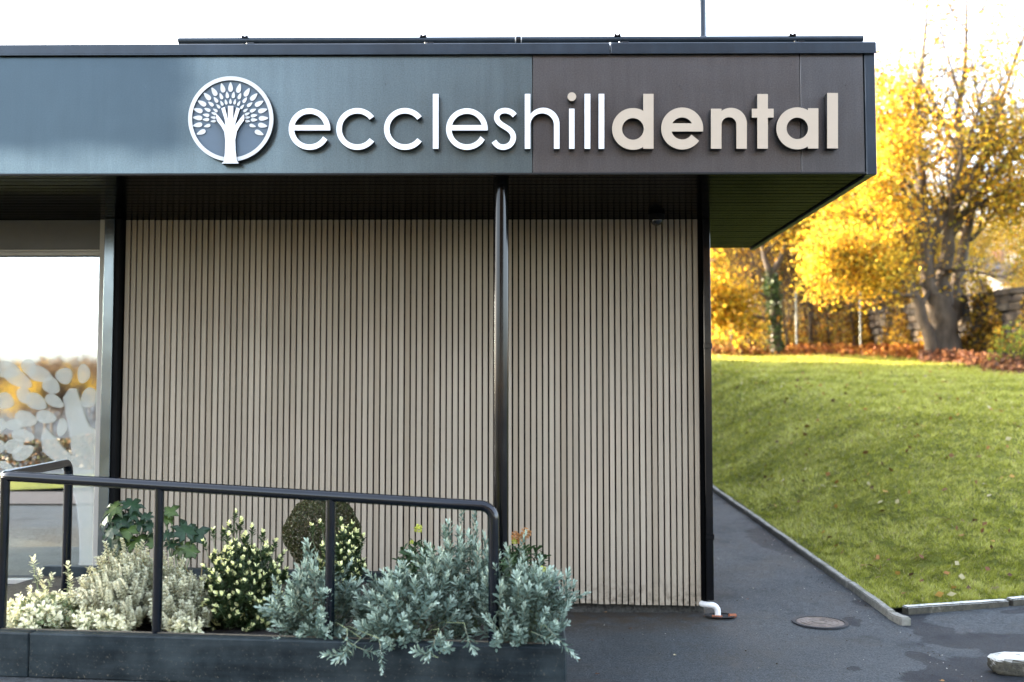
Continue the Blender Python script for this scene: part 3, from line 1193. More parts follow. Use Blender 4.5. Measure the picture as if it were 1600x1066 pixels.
def letter_c(x0, x1):
    Rr = 32.7
    cx, cy = x0 + Rr, 201.6
    return [arc(cx, cy, Rr, 37, 323, 64) + arc(cx, cy, Rr - st, 323, 37, 60)]


def letter_e(x0, x1, st_=8.6, Rr=32.5, bar=(195.6, 203.9), term=-31, cy=201.8, inner=None):
    cx = (x0 + x1) / 2
    ri = inner or Rr - st_
    a_out = math.degrees(math.asin((cy - bar[1]) / Rr))
    a_in_b = math.degrees(math.asin((cy - bar[1]) / ri))
    a_in_t = math.degrees(math.asin((cy - bar[0]) / ri))
    outer = arc(cx, cy, Rr, a_out, 360 + term, 80) + arc(cx, cy, ri, 360 + term + 3, 180 - a_in_b, 50)
    hole = arc(cx, cy, ri, a_in_t, 180 - a_in_t, 40)
    return [outer, hole]


def ring_stem(cx, cy, Rr, ri, xl, xr, ytop, ybot=BB):
    dx = xl - cx
    a = math.degrees(math.acos(dx / Rr))
    o = [(xr, ybot), (xr, ytop), (xl, ytop)] + arc(cx, cy, Rr, a, 360 - a, 70) + [(xl, ybot)]
    return [o, arc(cx, cy, ri, 0, 355, 56)]


def arch(xs_l, xs_r, xe_l, xe_r, ytop_stem, ytop, yin, ybot=BB):
    """stem + arch of h and n"""
    w = xe_r - xs_l
    ro = (xe_r - xs_r) / 2 + (xs_r - xs_l) * 0.30
    cxo = xe_r - ro
    ri = (xe_l - xs_r) / 2
    cxi = xs_r + ri
    yo = ytop + ro
    a_hit = 180 - math.degrees(math.acos(min(1, (cxo - xs_r) / ro)))
    y_hit = yo - ro * math.sin(R(a_hit))
    pts = [(xs_l, ybot), (xs_l, ytop_stem), (xs_r, ytop_stem), (xs_r, y_hit)]
    pts += arc(cxo, yo, ro, a_hit, 0, 40)[1:]
    pts += [(xe_r, ybot), (xe_l, ybot)]
    pts += arc(cxi, yin + ri, ri, 0, 180, 36)
    pts += [(xs_r, ybot)]
    return [pts]


def stroke(pts, w):
    """offset a centre line both ways, butt ends"""
    L, Rr = [], []
    for i, (x, y) in enumerate(pts):
        a = pts[max(0, i - 1)]
        b_ = pts[min(len(pts) - 1, i + 1)]
        dx, dy = b_[0] - a[0], b_[1] - a[1]
        d = math.hypot(dx, dy)
        nx, ny = -dy / d, dx / d
        L.append((x + nx * w / 2, y + ny * w / 2))
        Rr.append((x - nx * w / 2, y - ny * w / 2))
    return [L + Rr[::-1]]


def catmull(ctrl, k=10):
    P_ = [ctrl[0]] + ctrl + [ctrl[-1]]
    out = []
    for i in range(1, len(P_) - 2):
        p0, p1, p2, p3 = P_[i - 1:i + 3]
        for j in range(k):
            t = j / k
            out.append(tuple(0.5 * ((2 * p1[q]) + (-p0[q] + p2[q]) * t + (2 * p0[q] - 5 * p1[q] + 4 * p2[q] - p3[q]) * t * t +
                                    (-p0[q] + 3 * p1[q] - 3 * p2[q] + p3[q]) * t ** 3) for q in range(2)))
    out.append(ctrl[-1])
    return out


YL = YF - 0.052
thin_sign = thing('sign_lettering', 'thin white raised letters reading eccleshill on the fascia, after the round logo', 'sign', (P(451, 232, YF).x, YF, P(451, 232, YF).z))
bold_sign = thing('sign_lettering', 'bold cream raised letters reading dental at the right end of the fascia', 'sign', (P(956, 232, YF).x, YF, P(956, 232, YF).z))
specs = []


def letter(sp, parent, mat, name='letter'):
    specs.append((curve_obj(name, sp, YL, 0.044), parent, mat))


letter(letter_e(451.2, 515.9), thin_sign, 'letter_white')
letter(letter_c(525.5, 589), thin_sign, 'letter_white')
letter(letter_c(600, 663), thin_sign, 'letter_white')
letter([rect(676.3, 685.2, BT, BB)], thin_sign, 'letter_white')
letter(letter_e(697.4, 761.6), thin_sign, 'letter_white')
# s
sx = 768.5
ctrl = [(804.2, 180.6), (799.5, 176.0), (792.5, 173.3), (786.5, 173.2), (780.5, 175.2), (776.9, 179.5), (776.2, 185.0), (778.3, 190.0),
        (783.5, 194.8), (790.0, 198.8), (796.5, 203.4), (800.8, 209.0), (802.0, 215.3), (800.2, 221.8), (795.5, 227.2), (788.0, 229.9), (780.5, 229.0), (775.2, 225.3), (771.6, 220.8)]
letter(stroke(catmull(ctrl, 6), 8.5), thin_sign, 'letter_white')
letter(arch(820, 828.6, 865.6, 874.2, BT, 168.6, 177.2), thin_sign, 'letter_white')
letter([rect(889.2, 897.6, 170, BB)], thin_sign, 'letter_white')
letter([arc(893.5, 151.2, 6.8, 0, 350, 36)], thin_sign, 'letter_cream', 'letter_dot')
letter([rect(913.4, 922.3, BT, BB)], thin_sign, 'letter_white')
letter([rect(935.4, 944.1, BT, BB)], thin_sign, 'letter_white')
letter(ring_stem(989.0, 201.6, 32.6, 16.9, 1005.0, 1021.2, 146.8), bold_sign, 'letter_cream')
letter(letter_e(1033, 1098.8, Rr=32.8, inner=17.2, bar=(192.8, 205.6), term=-36, cy=200.9), bold_sign, 'letter_cream')
letter(arch(1110.8, 1127.4, 1150.6, 1167.0, 170.0, 168.6, 183.3), bold_sign, 'letter_cream')
letter([[(1183.3, 147), (1199.9, 147), (1199.9, 170), (1208.9, 170), (1208.9, 183.9), (1199.9, 183.9), (1199.9, 232.4), (1183.3, 232.4), (1183.3, 183.9), (1174.8, 183.9), (1174.8, 170), (1183.3, 170)]], bold_sign, 'letter_cream')
letter(ring_stem(1245.9, 200.7, 32.8, 16.8, 1262.4, 1278.8, 169.3, 232.2), bold_sign, 'letter_cream')
letter([rect(1292.5, 1309.4, 145.4, 232)], bold_sign, 'letter_cream')

logo = thing('logo_sign', 'round logo of a white tree with drop shaped leaves inside a pale ring', 'logo', (P(360.5, 186, YF).x, YF, P(360.5, 186, YF).z))
LC = (360.5, 185.9)
specs.append((curve_obj('ring', [arc(LC[0], LC[1], 66.6, 0, 357, 96), arc(LC[0], LC[1], 60.4, 0, 357, 90)], YF - 0.052, 0.044), logo, 'logo_grey_white'))
specs.append((curve_obj('back_disc', [arc(LC[0], LC[1], 60.8, 0, 357, 90)], YF - 0.040, 0.030), logo, 'logo_slate'))
trunk_px = [(305, 862), (318, 850), (325, 800), (328, 720), (322, 665), (303, 630), (277, 597), (271, 575), (272, 553), (288, 568), (310, 598), (330, 628), (325, 590),
            (303, 518), (325, 509), (341, 575), (345, 590), (345, 503), (378, 503), (376, 588), (381, 570), (398, 512), (419, 520), (400, 580), (386, 628), (402, 606), (430, 570),
            (445, 554), (447, 575), (444, 594), (418, 628), (400, 662), (390, 715), (392, 780), (400, 845), (412, 862)]
specs.append((curve_obj('tree_trunk', [[(270 + x / 4, 40 + y / 4) for x, y in trunk_px]], YF - 0.064, 0.056), logo, 'letter_white'))
outer = [(177, 668), (155, 622), (155, 577), (158, 530), (182, 485), (215, 443), (258, 413), (311, 390), (361, 385), (413, 392), (464, 417), (507, 446), (540, 487), (562, 531), (567, 580), (562, 625), (540, 671)]
middl = [(215, 627), (207, 588), (208, 560), (216, 526), (238, 490), (269, 465), (302, 442), (340, 434), (379, 434), (418, 441), (451, 466), (481, 494), (502, 530), (508, 563), (508, 590), (499, 627)]
inner = [(253, 598), (253, 575), (257, 550), (266, 530), (284, 505), (306, 486), (332, 478), (360, 474), (388, 477), (413, 487), (434, 508), (455, 530), (466, 552), (468, 575), (468, 598)]
for pts_, L_, W_ in ((outer, 60, 28), (middl, 42, 20), (inner, 34, 16)):
    for (x, y) in pts_:
        a = math.atan2(y - 590, x - 361)
        k = 20
        poly = []
        for i in range(k):
            t = 2 * PI * i / k
            u = math.cos(t) * L_ / 2
            w = math.sin(t) * W_ / 2 * (1 - 0.45 * math.cos(t)) * (1 if i else 1)
            poly.append((270 + (x + u * math.cos(a) - w * math.sin(a)) / 4, 40 + (y + u * math.sin(a) + w * math.cos(a)) / 4))
        specs.append((curve_obj('logo_leaf', [poly], YF - 0.047, 0.006), logo, 'logo_grey_white'))
finish_curves(specs)

# ------------------------------------------------------------------ planter
PA, PBk = Vector((P(-260, 986, 4.80).x, 4.80, 0)), Vector((P(884, 1006, 4.45).x, 4.45, 0))     # front line, left and right
ZPT = 0.49
pdir = (PBk - PA).normalized()
pn = Vector((-pdir.y, pdir.x, 0))
plen = (PBk - PA).length
ang = math.atan2(pdir.y, pdir.x)
planter = thing('timber_planter', 'long raised planter of dark blue black timber sleepers in front of the wall', 'planter', (PBk.x, PBk.y, 0))
planter.rotation_euler.z = ang
# local: x runs left (negative) from the right front corner, y goes back
pdepth = 1.80


def pbox(x0, x1, y0, y1, z0, z1, name='sleeper', mat='sleeper', ch=0.006, parent=planter):
    b_ = MB()
    xc_, yc_ = (x0 + x1) / 2, (y0 + y1) / 2
    b_.box(x0 - xc_, x1 - xc_, y0 - yc_, y1 - yc_, 0, z1 - z0, ch)
    # slight sag and roughness in the long boards
    return link(name, b_.mesh(name, mat), parent, (xc_, yc_, z0))


jl = [0.0, -1.12, -2.545, -3.6]
jl = [0.0, -2.51, -plen]
for c_i, (z0, z1) in enumerate(((ZPT - 0.205, ZPT), (ZPT - 0.412, ZPT - 0.207), (ZPT - 0.62, ZPT - 0.414))):
    js = jl if c_i % 2 == 0 else [0.0, -1.5, -plen]
    for i in range(len(js) - 1):
        pbox(js[i + 1] + 0.0015, js[i] - 0.0015, 0 + 0.002 * c_i, 0.075, z0, z1)
    eb = pbox(-0.075, 0.0 - 0.001 - 0.002 * c_i, 0.077, pdepth, z0, z1)
    eb.rotation_euler.z = 0.087
    eb.location.x -= 0.087 * (pdepth - 0.077) / 2
    pbox(-plen, -0.235, pdepth - 0.075, pdepth - 0.001, z0, z1)
so = MB()
so.add([(-plen, 0.0765, 0), (-0.080, 0.0765, 0), (-0.232, pdepth - 0.077, 0), (-plen, pdepth - 0.077, 0), (-plen, 0.0765, 0.38), (-0.080, 0.0765, 0.38), (-0.232, pdepth - 0.077, 0.38), (-plen, pdepth - 0.077, 0.38)],
       [(3, 2, 1, 0), (4, 5, 6, 7), (0, 1, 5, 4), (1, 2, 6, 5), (2, 3, 7, 6), (3, 0, 4, 7)])
link('soil', so.mesh('soil', 'soil'), planter, (0, 0, 0.05))
# pale worn arris line along the inner top edge
pbox(-plen, -0.08, 0.060, 0.0755, ZPT + 0.0005, ZPT + 0.004, 'worn_edge', 'sleeper_edge', 0.0)


def PL(x, y, z=0):
    """planter-local to world"""
    return Vector((PBk.x, PBk.y, 0)) + pdir * x + pn * y + Vector((0, 0, z))


# ramp behind the planter up to the glass door
b = MB()
rx1 = P(150, 900, 6.5).x
b.box(XL, rx1, 5.6, YW - 0.04, -0.1, 0.235, 0.004)
o = b.build('ramp', 'asphalt')
tag(o, kind='structure')

# ------------------------------------------------------------------ handrail
hr = thing('handrail', 'black round tube handrail sloping down from left to right over the planter', 'handrail', (P(771, 790, 4.55).x, 4.55, ZPT))
rc = 0.0245


def fillet(pts, r_, k=8):
    pts = [Vector(p) for p in pts]
    out = [pts[0]]
    for i in range(1, len(pts) - 1):
        a, b_, c = pts[i - 1], pts[i], pts[i + 1]
        u, w = (a - b_).normalized(), (c - b_).normalized()
        th = u.angle(w)
        d = r_ / math.tan(th / 2)
        p0, p1 = b_ + u * d, b_ + w * d
        cen = b_ + (u + w).normalized() * (r_ / math.sin(th / 2))
        v0, v1 = p0 - cen, p1 - cen
        for j in range(k + 1):
            t = j / k
            v = v0.normalized().slerp(v1.normalized(), t)
            out.append(cen + v * r_)
    out.append(pts[-1])
    return out


YA, YZ_ = 4.80, 4.55
pR = P(771.5, 791.5, YZ_)
pL = P(4, 743.5, YA)
pBk = P(107.5, 723, 5.72)
top = fillet([(pR.x, YZ_, 0.42), pR, pL, pBk, (pBk.x, pBk.y, 0.25)], 0.062, 8)
b = MB()
b.tube(top, rc, 24)
o = part(b, 'top_rail', 'rail_paint', hr)
smooth_by_angle(o.data, 50)
for px in (5.5, 247.5, 516):
    u = (px - 4) / (771.5 - 4)
    Yp = YA + (YZ_ - YA) * u
    zt = pL.z + (pR.z - pL.z) * u
    x = P(px, 850, Yp).x
    b = MB()
    b.tube([(x, Yp, 0.42), (x, Yp, zt - 0.006)], 0.0225, 22)
    b.tube([(x, Yp, 0.437), (x, Yp, 0.445)], 0.05, 22)
    o = part(b, 'upright', 'rail_paint', hr)
    smooth_by_angle(o.data)

# ------------------------------------------------------------------ kerbs, manhole, stone
kerb = thing('path_kerb', 'grey concrete edging stones between the side path and the sloping lawn', 'kerb', (2.62, 7.2, 0))


def stone_mesh(L, W, H, seed, mat, rough=0.006, sub=1):
    r_ = random.Random(seed)
    bm = bmesh.new()
    bmesh.ops.create_cube(bm, size=1)
    bmesh.ops.scale(bm, vec=(W, L, H), verts=bm.verts)
    bmesh.ops.bevel(bm, geom=bm.edges[:], offset=min(W, H) * 0.12, segments=2, affect='EDGES')
    if sub:
        bmesh.ops.subdivide_edges(bm, edges=[e for e in bm.edges if e.calc_length() > L * 0.4], cuts=6 * sub)
    for v in bm.verts:
        nn_ = mnoise.noise_vector(v.co * 9 + Vector((seed * 3.3, 0, 0)))
        v.co += nn_ * rough
    me = bpy.data.meshes.new('stone')
    bm.to_mesh(me)
    bm.free()
    me.materials.append(M[mat])
    return me


KW, KH = 0.056, 0.16
kms = [stone_mesh(0.905, KW, KH, s_, 'kerb_concrete', 0.005) for s_ in range(4)]
y = 7.03
k0 = stone_mesh(0.20, 0.075, KH, 31, 'kerb_concrete', 0.006)
o = link('kerb_stone', k0, kerb)
o.location = Vector((2.665, 7.13, gz(2.6, 7.1) - 0.028)) - kerb.location
o.rotation_euler.z = R(4)
y = 7.24
while y < 33:
    o = link('kerb_stone', kms[rng.randrange(4)], kerb)
    yc = y + 0.455
    o.location = Vector((2.655 + rng.uniform(-0.004, 0.004), yc, gz(2.6, yc) - 0.026)) - kerb.location
    o.rotation_euler = (math.atan(0.043), 0, R(rng.uniform(-0.5, 0.5)))
    y += 0.912
wk = thing('front_kerb', 'rough white painted kerb stones along the front edge of the lawn', 'kerb', (2.8, 7.2, 0))
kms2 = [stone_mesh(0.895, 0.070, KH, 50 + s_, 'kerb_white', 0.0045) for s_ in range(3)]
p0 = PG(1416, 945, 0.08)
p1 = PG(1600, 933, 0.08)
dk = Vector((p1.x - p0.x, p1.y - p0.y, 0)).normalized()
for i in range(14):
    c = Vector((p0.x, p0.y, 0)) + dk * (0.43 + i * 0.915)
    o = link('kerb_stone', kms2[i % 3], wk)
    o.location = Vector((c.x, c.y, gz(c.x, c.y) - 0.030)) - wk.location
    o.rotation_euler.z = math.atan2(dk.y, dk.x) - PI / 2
KERB0, KERBD = Vector((p0.x, p0.y, 0)), dk

# manhole
mc = PG(1281.5, 975, 0.0)
mz = gz(mc.x, mc.y)
mh = thing('manhole_cover', 'small round rusty brown manhole cover in the asphalt path', 'manhole cover', (mc.x, mc.y, mz))
b = MB()
b.tube([(mc.x, mc.y, mz - 0.02), (mc.x, mc.y, mz + 0.008), (mc.x, mc.y, mz + 0.010)], [0.162, 0.162, 0.158], 48)
part(b, 'cover', 'rust_iron', mh)
for ri in (0.05, 0.09, 0.13):
    b = MB()
    k = 40
    vs = []
    for r_, z in ((ri - 0.006, 0.0101), (ri - 0.004, 0.013), (ri + 0.004, 0.013), (ri + 0.006, 0.0101)):
        vs += [(mc.x + r_ * math.cos(2 * PI * i / k), mc.y + r_ * math.sin(2 * PI * i / k), mz + z) for i in range(k)]
    b.add(vs, [(a * k + i, a * k + (i + 1) % k, (a + 1) * k + (i + 1) % k, (a + 1) * k + i) for a in range(3) for i in range(k)])
    part(b, 'raised_ring', 'rust_iron', mh)
b = MB()
k = 48
vs = []
for r_, z in ((0.164, 0.0085), (0.166, 0.012), (0.190, 0.012), (0.194, 0.004)):
    vs += [(mc.x + r_ * math.cos(2 * PI * i / k), mc.y + r_ * math.sin(2 * PI * i / k), mz + z) for i in range(k)]
b.add(vs, [(a * k + i, a * k + (i + 1) % k, (a + 1) * k + (i + 1) % k, (a + 1) * k + i) for a in range(3) for i in range(k)])
part(b, 'frame', 'damp_asphalt', mh)

# rough white stone block, bottom right
sp0 = PG(1556, 1040, 0.06)
bm = bmesh.new()
bmesh.ops.create_cube(bm, size=1)
bmesh.ops.subdivide_edges(bm, edges=bm.edges[:], cuts=11, use_grid_fill=True)
for v in bm.verts:
    q = Vector((abs(v.co.x) * 2, abs(v.co.y) * 2, abs(v.co.z) * 2))
    rnd = (q.x ** 9 + q.y ** 5 + q.z ** 5) ** (-1 / 7) if q.length > 0 else 1
    v.co = Vector((v.co.x * 0.9 * min(1.05, rnd), v.co.y * 0.17 * min(1.05, rnd), v.co.z * 0.115 * min(1.05, rnd)))
    v.co += mnoise.noise_vector(v.co * 9) * 0.010 + mnoise.noise_vector(v.co * 38) * 0.005
me = bpy.data.meshes.new('kerb_block')
bm.to_mesh(me)
bm.free()
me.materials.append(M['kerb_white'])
o = link('kerb_block', me, None, (sp0.x + 0.45, sp0.y + 0.05, 0.05))
o.rotation_euler.z = R(-3)
tag(o, 'loose chunky whitewashed kerb block lying on the damp asphalt at the lower right edge', 'kerb block')


# ------------------------------------------------------------------ leaves and plants
def leaf_into(mb, base, d, nrm, L, W, c_mid, c_edge, bend=0.15, fold=0.15, c_tip=None, prof=((0.35, 0.72), (0.74, 1.0))):
    d = d.normalized()
    s_ = d.cross(nrm)
    if s_.length < 1e-5:
        s_ = d.orthogonal()
    s_.normalize()
    n_ = s_.cross(d).normalized()
    vs, cs = [base], [c_mid]
    for t, w in prof:
        c = base + d * (L * t) - n_ * (bend * L * t * t)
        e = s_ * (W * 0.5 * w)
        vs += [c - e + n_ * (fold * W * w), c, c + e + n_ * (fold * W * w)]
        cs += [c_edge, c_mid, c_edge]
    vs.append(base + d * L - n_ * (bend * L))
    cs.append(c_tip or c_edge)
    k = len(prof)
    fs = [(0, 2, 1), (0, 3, 2)]
    for i in range(k - 1):
        a = 1 + 3 * i
        fs += [(a, a + 1, a + 4, a + 3), (a + 1, a + 2, a + 5, a + 4)]
    a = 1 + 3 * (k - 1)
    fs += [(a, a + 1, a + 3), (a + 1, a + 2, a + 3)]
    mb.add(vs, fs, cs)


def jitc(c, r_, a=0.12):
    f = 1 + r_.uniform(-a, a)
    return (c[0] * f, c[1] * f, c[2] * f)


def sprig_mesh(name, seed, length, n_leaf, L, W, c_mid, c_edge, mat, open0=75, open1=22, stemc=(0.2, 0.2, 0.12), tip_col=None, tip_n=0,
               bend=0.15, whorl=1, l_tip=0.75, stem_r=0.0014, l_base=0.8):
    r_ = random.Random(seed)
    mb = MB()
    cur = Vector((r_.uniform(-0.2, 0.2), r_.uniform(-0.2, 0.2), 0))

    def pos(t):
        return Vector((cur.x * length * t * t, cur.y * length * t * t, length * t))
    mb.tube([pos(t) for t in (0, 0.35, 0.7, 1)], [stem_r * 1.3, stem_r * 1.1, stem_r, stem_r * 0.6], 4, False, stemc)
    ga = r_.uniform(0, 6.28)
    for i in range(n_leaf):
        t = (i // whorl + 0.5) / (n_leaf / whorl)
        t = 0.08 + 0.92 * t
        ga += 2.39996 if whorl == 1 else (2 * PI / whorl + (0.785 if i % whorl == 0 else 0))
        op = R(open0 + (open1 - open0) * t ** 1.2 + r_.uniform(-9, 9))
        p = pos(t)
        rad = Vector((math.cos(ga), math.sin(ga), 0))
        up = Vector((cur.x * 2 * t, cur.y * 2 * t, 1)).normalized()
        d = rad * math.sin(op) + up * math.cos(op)
        nrm = up * math.sin(op) - rad * math.cos(op)
        sc = (l_base + (1 - l_base) * min(1, t * 3)) * (1 - (1 - l_tip) * max(0, (t - 0.6) / 0.4)) * r_.uniform(0.82, 1.12)
        cm, ce = jitc(c_mid, r_), jitc(c_edge, r_)
        if tip_n and i >= n_leaf - tip_n:
            cm, ce = jitc(tip_col, r_, 0.08), jitc(tip_col, r_, 0.08)
        leaf_into(mb, p, d, nrm, L * sc, W * sc, cm, ce, bend * r_.uniform(0.4, 1.5), 0.14)
    return mb.mesh(name, mat)


def place_dir(o, p, d, roll, s=1.0):
    q = d.to_track_quat('Z', 'Y') @ Quaternion((0, 0, 1), roll)
    o.rotation_mode = 'QUATERNION'
    o.rotation_quaternion = q
    o.location = p
    o.scale = (s, s, s)


def shrub(name, label, cat, base, centre, radii, n, meshes, sprig_len, seed, up=0.55, shell=(0.55, 1.0), low=-0.5, stemmat='stem_brown',
          inner=0.0, part_name='sprig', spread=0.06, group=None, smin=0.85, smax=1.15, extra=None, fill=None):
    r_ = random.Random(seed)
    root = thing(name, label, cat, base, group)
    st_ = MB()
    base = Vector(base)
    centre = Vector(centre)
    tips = []
    for i in range(n):
        while True:
            u = Vector((r_.gauss(0, 1), r_.gauss(0, 1), r_.gauss(0, 1))).normalized()
            if u.z > low and not (u.y > 0.45 and r_.random() < 0.75):
                break
        rr_ = shell[0] + (shell[1] - shell[0]) * math.sqrt(r_.random())
        rr_ *= 1 + 0.30 * mnoise.noise(u * 2.6 + Vector((seed, 0, 0)))
        tip = centre + Vector((u.x * radii[0], u.y * radii[1], u.z * radii[2])) * rr_
        d = ((tip - base).normalized() * 0.6 + Vector((u.x, u.y, u.z * 0.5)) * 0.35 + Vector((0, 0, up)) +
             Vector((r_.uniform(-1, 1), r_.uniform(-1, 1), r_.uniform(-0.4, 0.4))) * 0.22).normalized()
        tips.append((tip, d))
    if extra:
        tips += [(Vector(a), Vector(b_).normalized()) for a, b_ in extra]
    for k, (tip, d) in enumerate(tips):
        s_ = r_.uniform(smin, smax)
        org = tip - d * sprig_len * s_
        o = link(part_name, meshes[r_.randrange(len(meshes))], root)
        place_dir(o, org - base, d, r_.uniform(0, 6.28), s_)
        bs = base + Vector((r_.uniform(-1, 1), r_.uniform(-1, 1), 0)) * spread
        md = bs.lerp(org, 0.55) + Vector((0, 0, 0.25 * (org - bs).length * 0.3)) - d * 0.02
        st_.tube([bs - base, (bs.lerp(md, 0.5)) - base, md - base, (org - d * 0.02) - base, org + d * 0.004 - base], [0.0035, 0.003, 0.0024, 0.0018, 0.0015], 4, False)
    link('stems', st_.mesh('stems', stemmat), root)
    if fill:
        nf, L, W, col, mat = fill
        fb = leaf_cloud(nf, centre, radii, L, W, col, seed, low, 0.3, 0.82)
        fb[:, :] -= np.array(base)[None, None].reshape(1, 3)
        cols = np.repeat(np.array(col)[None] * (0.7 + 0.6 * nrg.random((nf, 1))), 4, 0)
        o = link('foliage', np_mesh('foliage', fb, 4, mat, cols), root)
        o['kind'] = 'stuff'
    return root


def leaf_quads(C, L, W, seed=0, flat=0.0):
    """one pointed quad per centre C (N,3)"""
    g = np.random.default_rng(seed + 5)
    N = len(C)
    d = g.normal(size=(N, 3))
    if flat:
        d[:, 2] *= (1 - flat)
    d /= np.linalg.norm(d, axis=1)[:, None]
    e = g.normal(size=(N, 3))
    if flat:
        e[:, 2] *= (1 - flat)
    e -= d * (e * d).sum(1)[:, None]
    e /= np.linalg.norm(e, axis=1)[:, None]
    nrm = np.cross(d, e)
    Ls = (np.asarray(L) * g.uniform(0.7, 1.3, N))[:, None]
    Ws = (np.asarray(W) * g.uniform(0.7, 1.3, N))[:, None]
    V = np.empty((N, 4, 3))
    V[:, 0] = C - d * Ls / 2
    V[:, 1] = C + e * Ws / 2 + nrm * Ls * 0.08
    V[:, 2] = C + d * Ls / 2
    V[:, 3] = C - e * Ws / 2 + nrm * Ls * 0.08
    return V.reshape(-1, 3)


def leaf_cloud(N, centre, radii, L, W, col, seed, low=-0.5, r0=0.3, r1=1.0):
    g = np.random.default_rng(seed + 100)
    u = g.normal(size=(N * 3, 3))
    u /= np.linalg.norm(u, axis=1)[:, None]
    u = u[u[:, 2] > low][:N]
    while len(u) < N:
        u = np.concatenate([u, u])[:N]
    r_ = r0 + (r1 - r0) * np.sqrt(g.random(N))
    C = np.array(centre)[None] + u * np.array(radii)[None] * r_[:, None]
    return leaf_quads(C, L, W, seed)


ZB = ZPT - 0.07

# silver-leaved shrubs
SIL_M, SIL_E = (0.095, 0.145, 0.108), (0.160, 0.225, 0.180)
silver = [sprig_mesh('silver_sprig', 40 + i, 0.11, 21, 0.045, 0.0140, SIL_M, SIL_E, 'silver_leaf', 68, 16, (0.22, 0.24, 0.17), (0.36, 0.45, 0.37), 7, 0.10, 1, 0.72, 0.0016) for i in range(5)]
silver += [sprig_mesh('silver_sprig', 60 + i, 0.16, 26, 0.040, 0.0125, SIL_M, SIL_E, 'silver_leaf', 55, 18, (0.24, 0.24, 0.17), (0.36, 0.45, 0.37), 8, 0.08, 1, 0.7, 0.0016) for i in range(3)]


def pw(px, py, Y):
    return P(px, py, Y)


def shrub_px(px, ptop, pbot, half_w, Y, ry=0.26):
    """centre and radii of a crown that spans these photograph points at depth Y"""
    t, b_ = P(px, ptop, Y), P(px, pbot, Y)
    c = (t + b_) / 2
    return (c.x, Y, c.z), (half_w * Y / F, ry, (t.z - b_.z) / 2)


def silver_shrub(px, ptop, pbot, hw, Y, n, seed, label, extra=None):
    c, rd = shrub_px(px, ptop, pbot, hw, Y)
    return shrub('silver_shrub', label, 'shrub', (c[0], Y + 0.05, ZB), c, rd, n, silver, 0.11, seed, 0.5, (0.45, 1.0), -0.75,
                 'stem_green', group='silver leaved shrubs in the planter', smin=0.75, smax=1.15, extra=extra, fill=(900, 0.034, 0.012, (0.06, 0.085, 0.06), 'silver_leaf'))


def hang(pts):
    return [(tuple(P(px, py, Y)), d) for px, py, Y, d in pts]


silver_shrub(500, 880, 1012, 82, 4.80, 95, 1, 'silver leaved shrub with one tall shoot in front of the second upright rail',
             hang([(486, 846, 4.85, (0.0, -0.1, 1)), (478, 870, 4.85, (-0.2, -0.1, 1)), (500, 890, 4.8, (0.1, -0.1, 1)),
                   (505, 1022, 4.42, (-0.9, -0.3, 0.1)), (545, 1030, 4.4, (0.1, -0.2, -0.9)), (525, 1032, 4.40, (-0.6, -0.3, -0.5)), (590, 1024, 4.4, (0.5, -0.3, -0.1)),
                   (430, 935, 4.8, (-0.8, -0.2, 0.7)), (424, 905, 4.85, (-0.6, -0.2, 0.9)), (598, 1035, 4.38, (0.2, -0.4, -0.8))]))
silver_shrub(640, 878, 1022, 98, 4.72, 112, 2, 'broad silver leaved shrub spilling over the middle of the planter front',
             hang([(643, 1018, 4.36, (-0.8, -0.4, 0.3)), (670, 1030, 4.36, (-0.3, -0.3, -0.9)), (600, 1000, 4.42, (-0.2, -0.6, 0.4)),
                   (560, 975, 4.5, (-0.4, -0.6, 0.5)), (700, 1008, 4.36, (0.0, -0.7, 0.4)), (735, 1020, 4.35, (0.2, -0.5, -0.7)), (690, 1000, 4.4, (0.1, -0.7, 0.6))]))
silver_shrub(725, 835, 990, 78, 4.95, 85, 3, 'tall thin shooted silver shrub below the bend of the handrail',
             hang([(722, 800, 5.0, (0.05, 0, 1)), (742, 806, 5.05, (0.1, 0, 1)), (724, 828, 5.0, (0.0, 0, 1)), (744, 835, 5.05, (0.02, 0, 1)), (700, 815, 5.0, (-0.1, 0, 1)),
                   (697, 842, 5.0, (-0.15, 0, 1)), (733, 862, 5.0, (-0.05, 0, 1)), (760, 868, 5.0, (0.05, 0, 1)), (772, 862, 4.75, (0.25, 0, 1))]))
silver_shrub(815, 872, 1018, 78, 4.66, 104, 4, 'silver leaved shrub at the right end of the planter reaching over its corner',
             hang([(813, 845, 4.85, (0.0, 0, 1)), (818, 868, 4.85, (0.1, 0, 1)), (888, 893, 4.95, (0.3, 0, 1)), (897, 912, 4.95, (0.5, 0, 0.9)), (880, 930, 4.9, (0.3, -0.2, 0.9)),
                   (900, 935, 4.95, (0.9, 0, 0.4)), (885, 1013, 4.42, (0.7, -0.2, -0.7)), (868, 1003, 4.42, (0.7, -0.4, -0.2)), (850, 985, 4.5, (0.4, -0.5, 0.6)), (775, 1000, 4.42, (0, -0.7, 0.5))]))

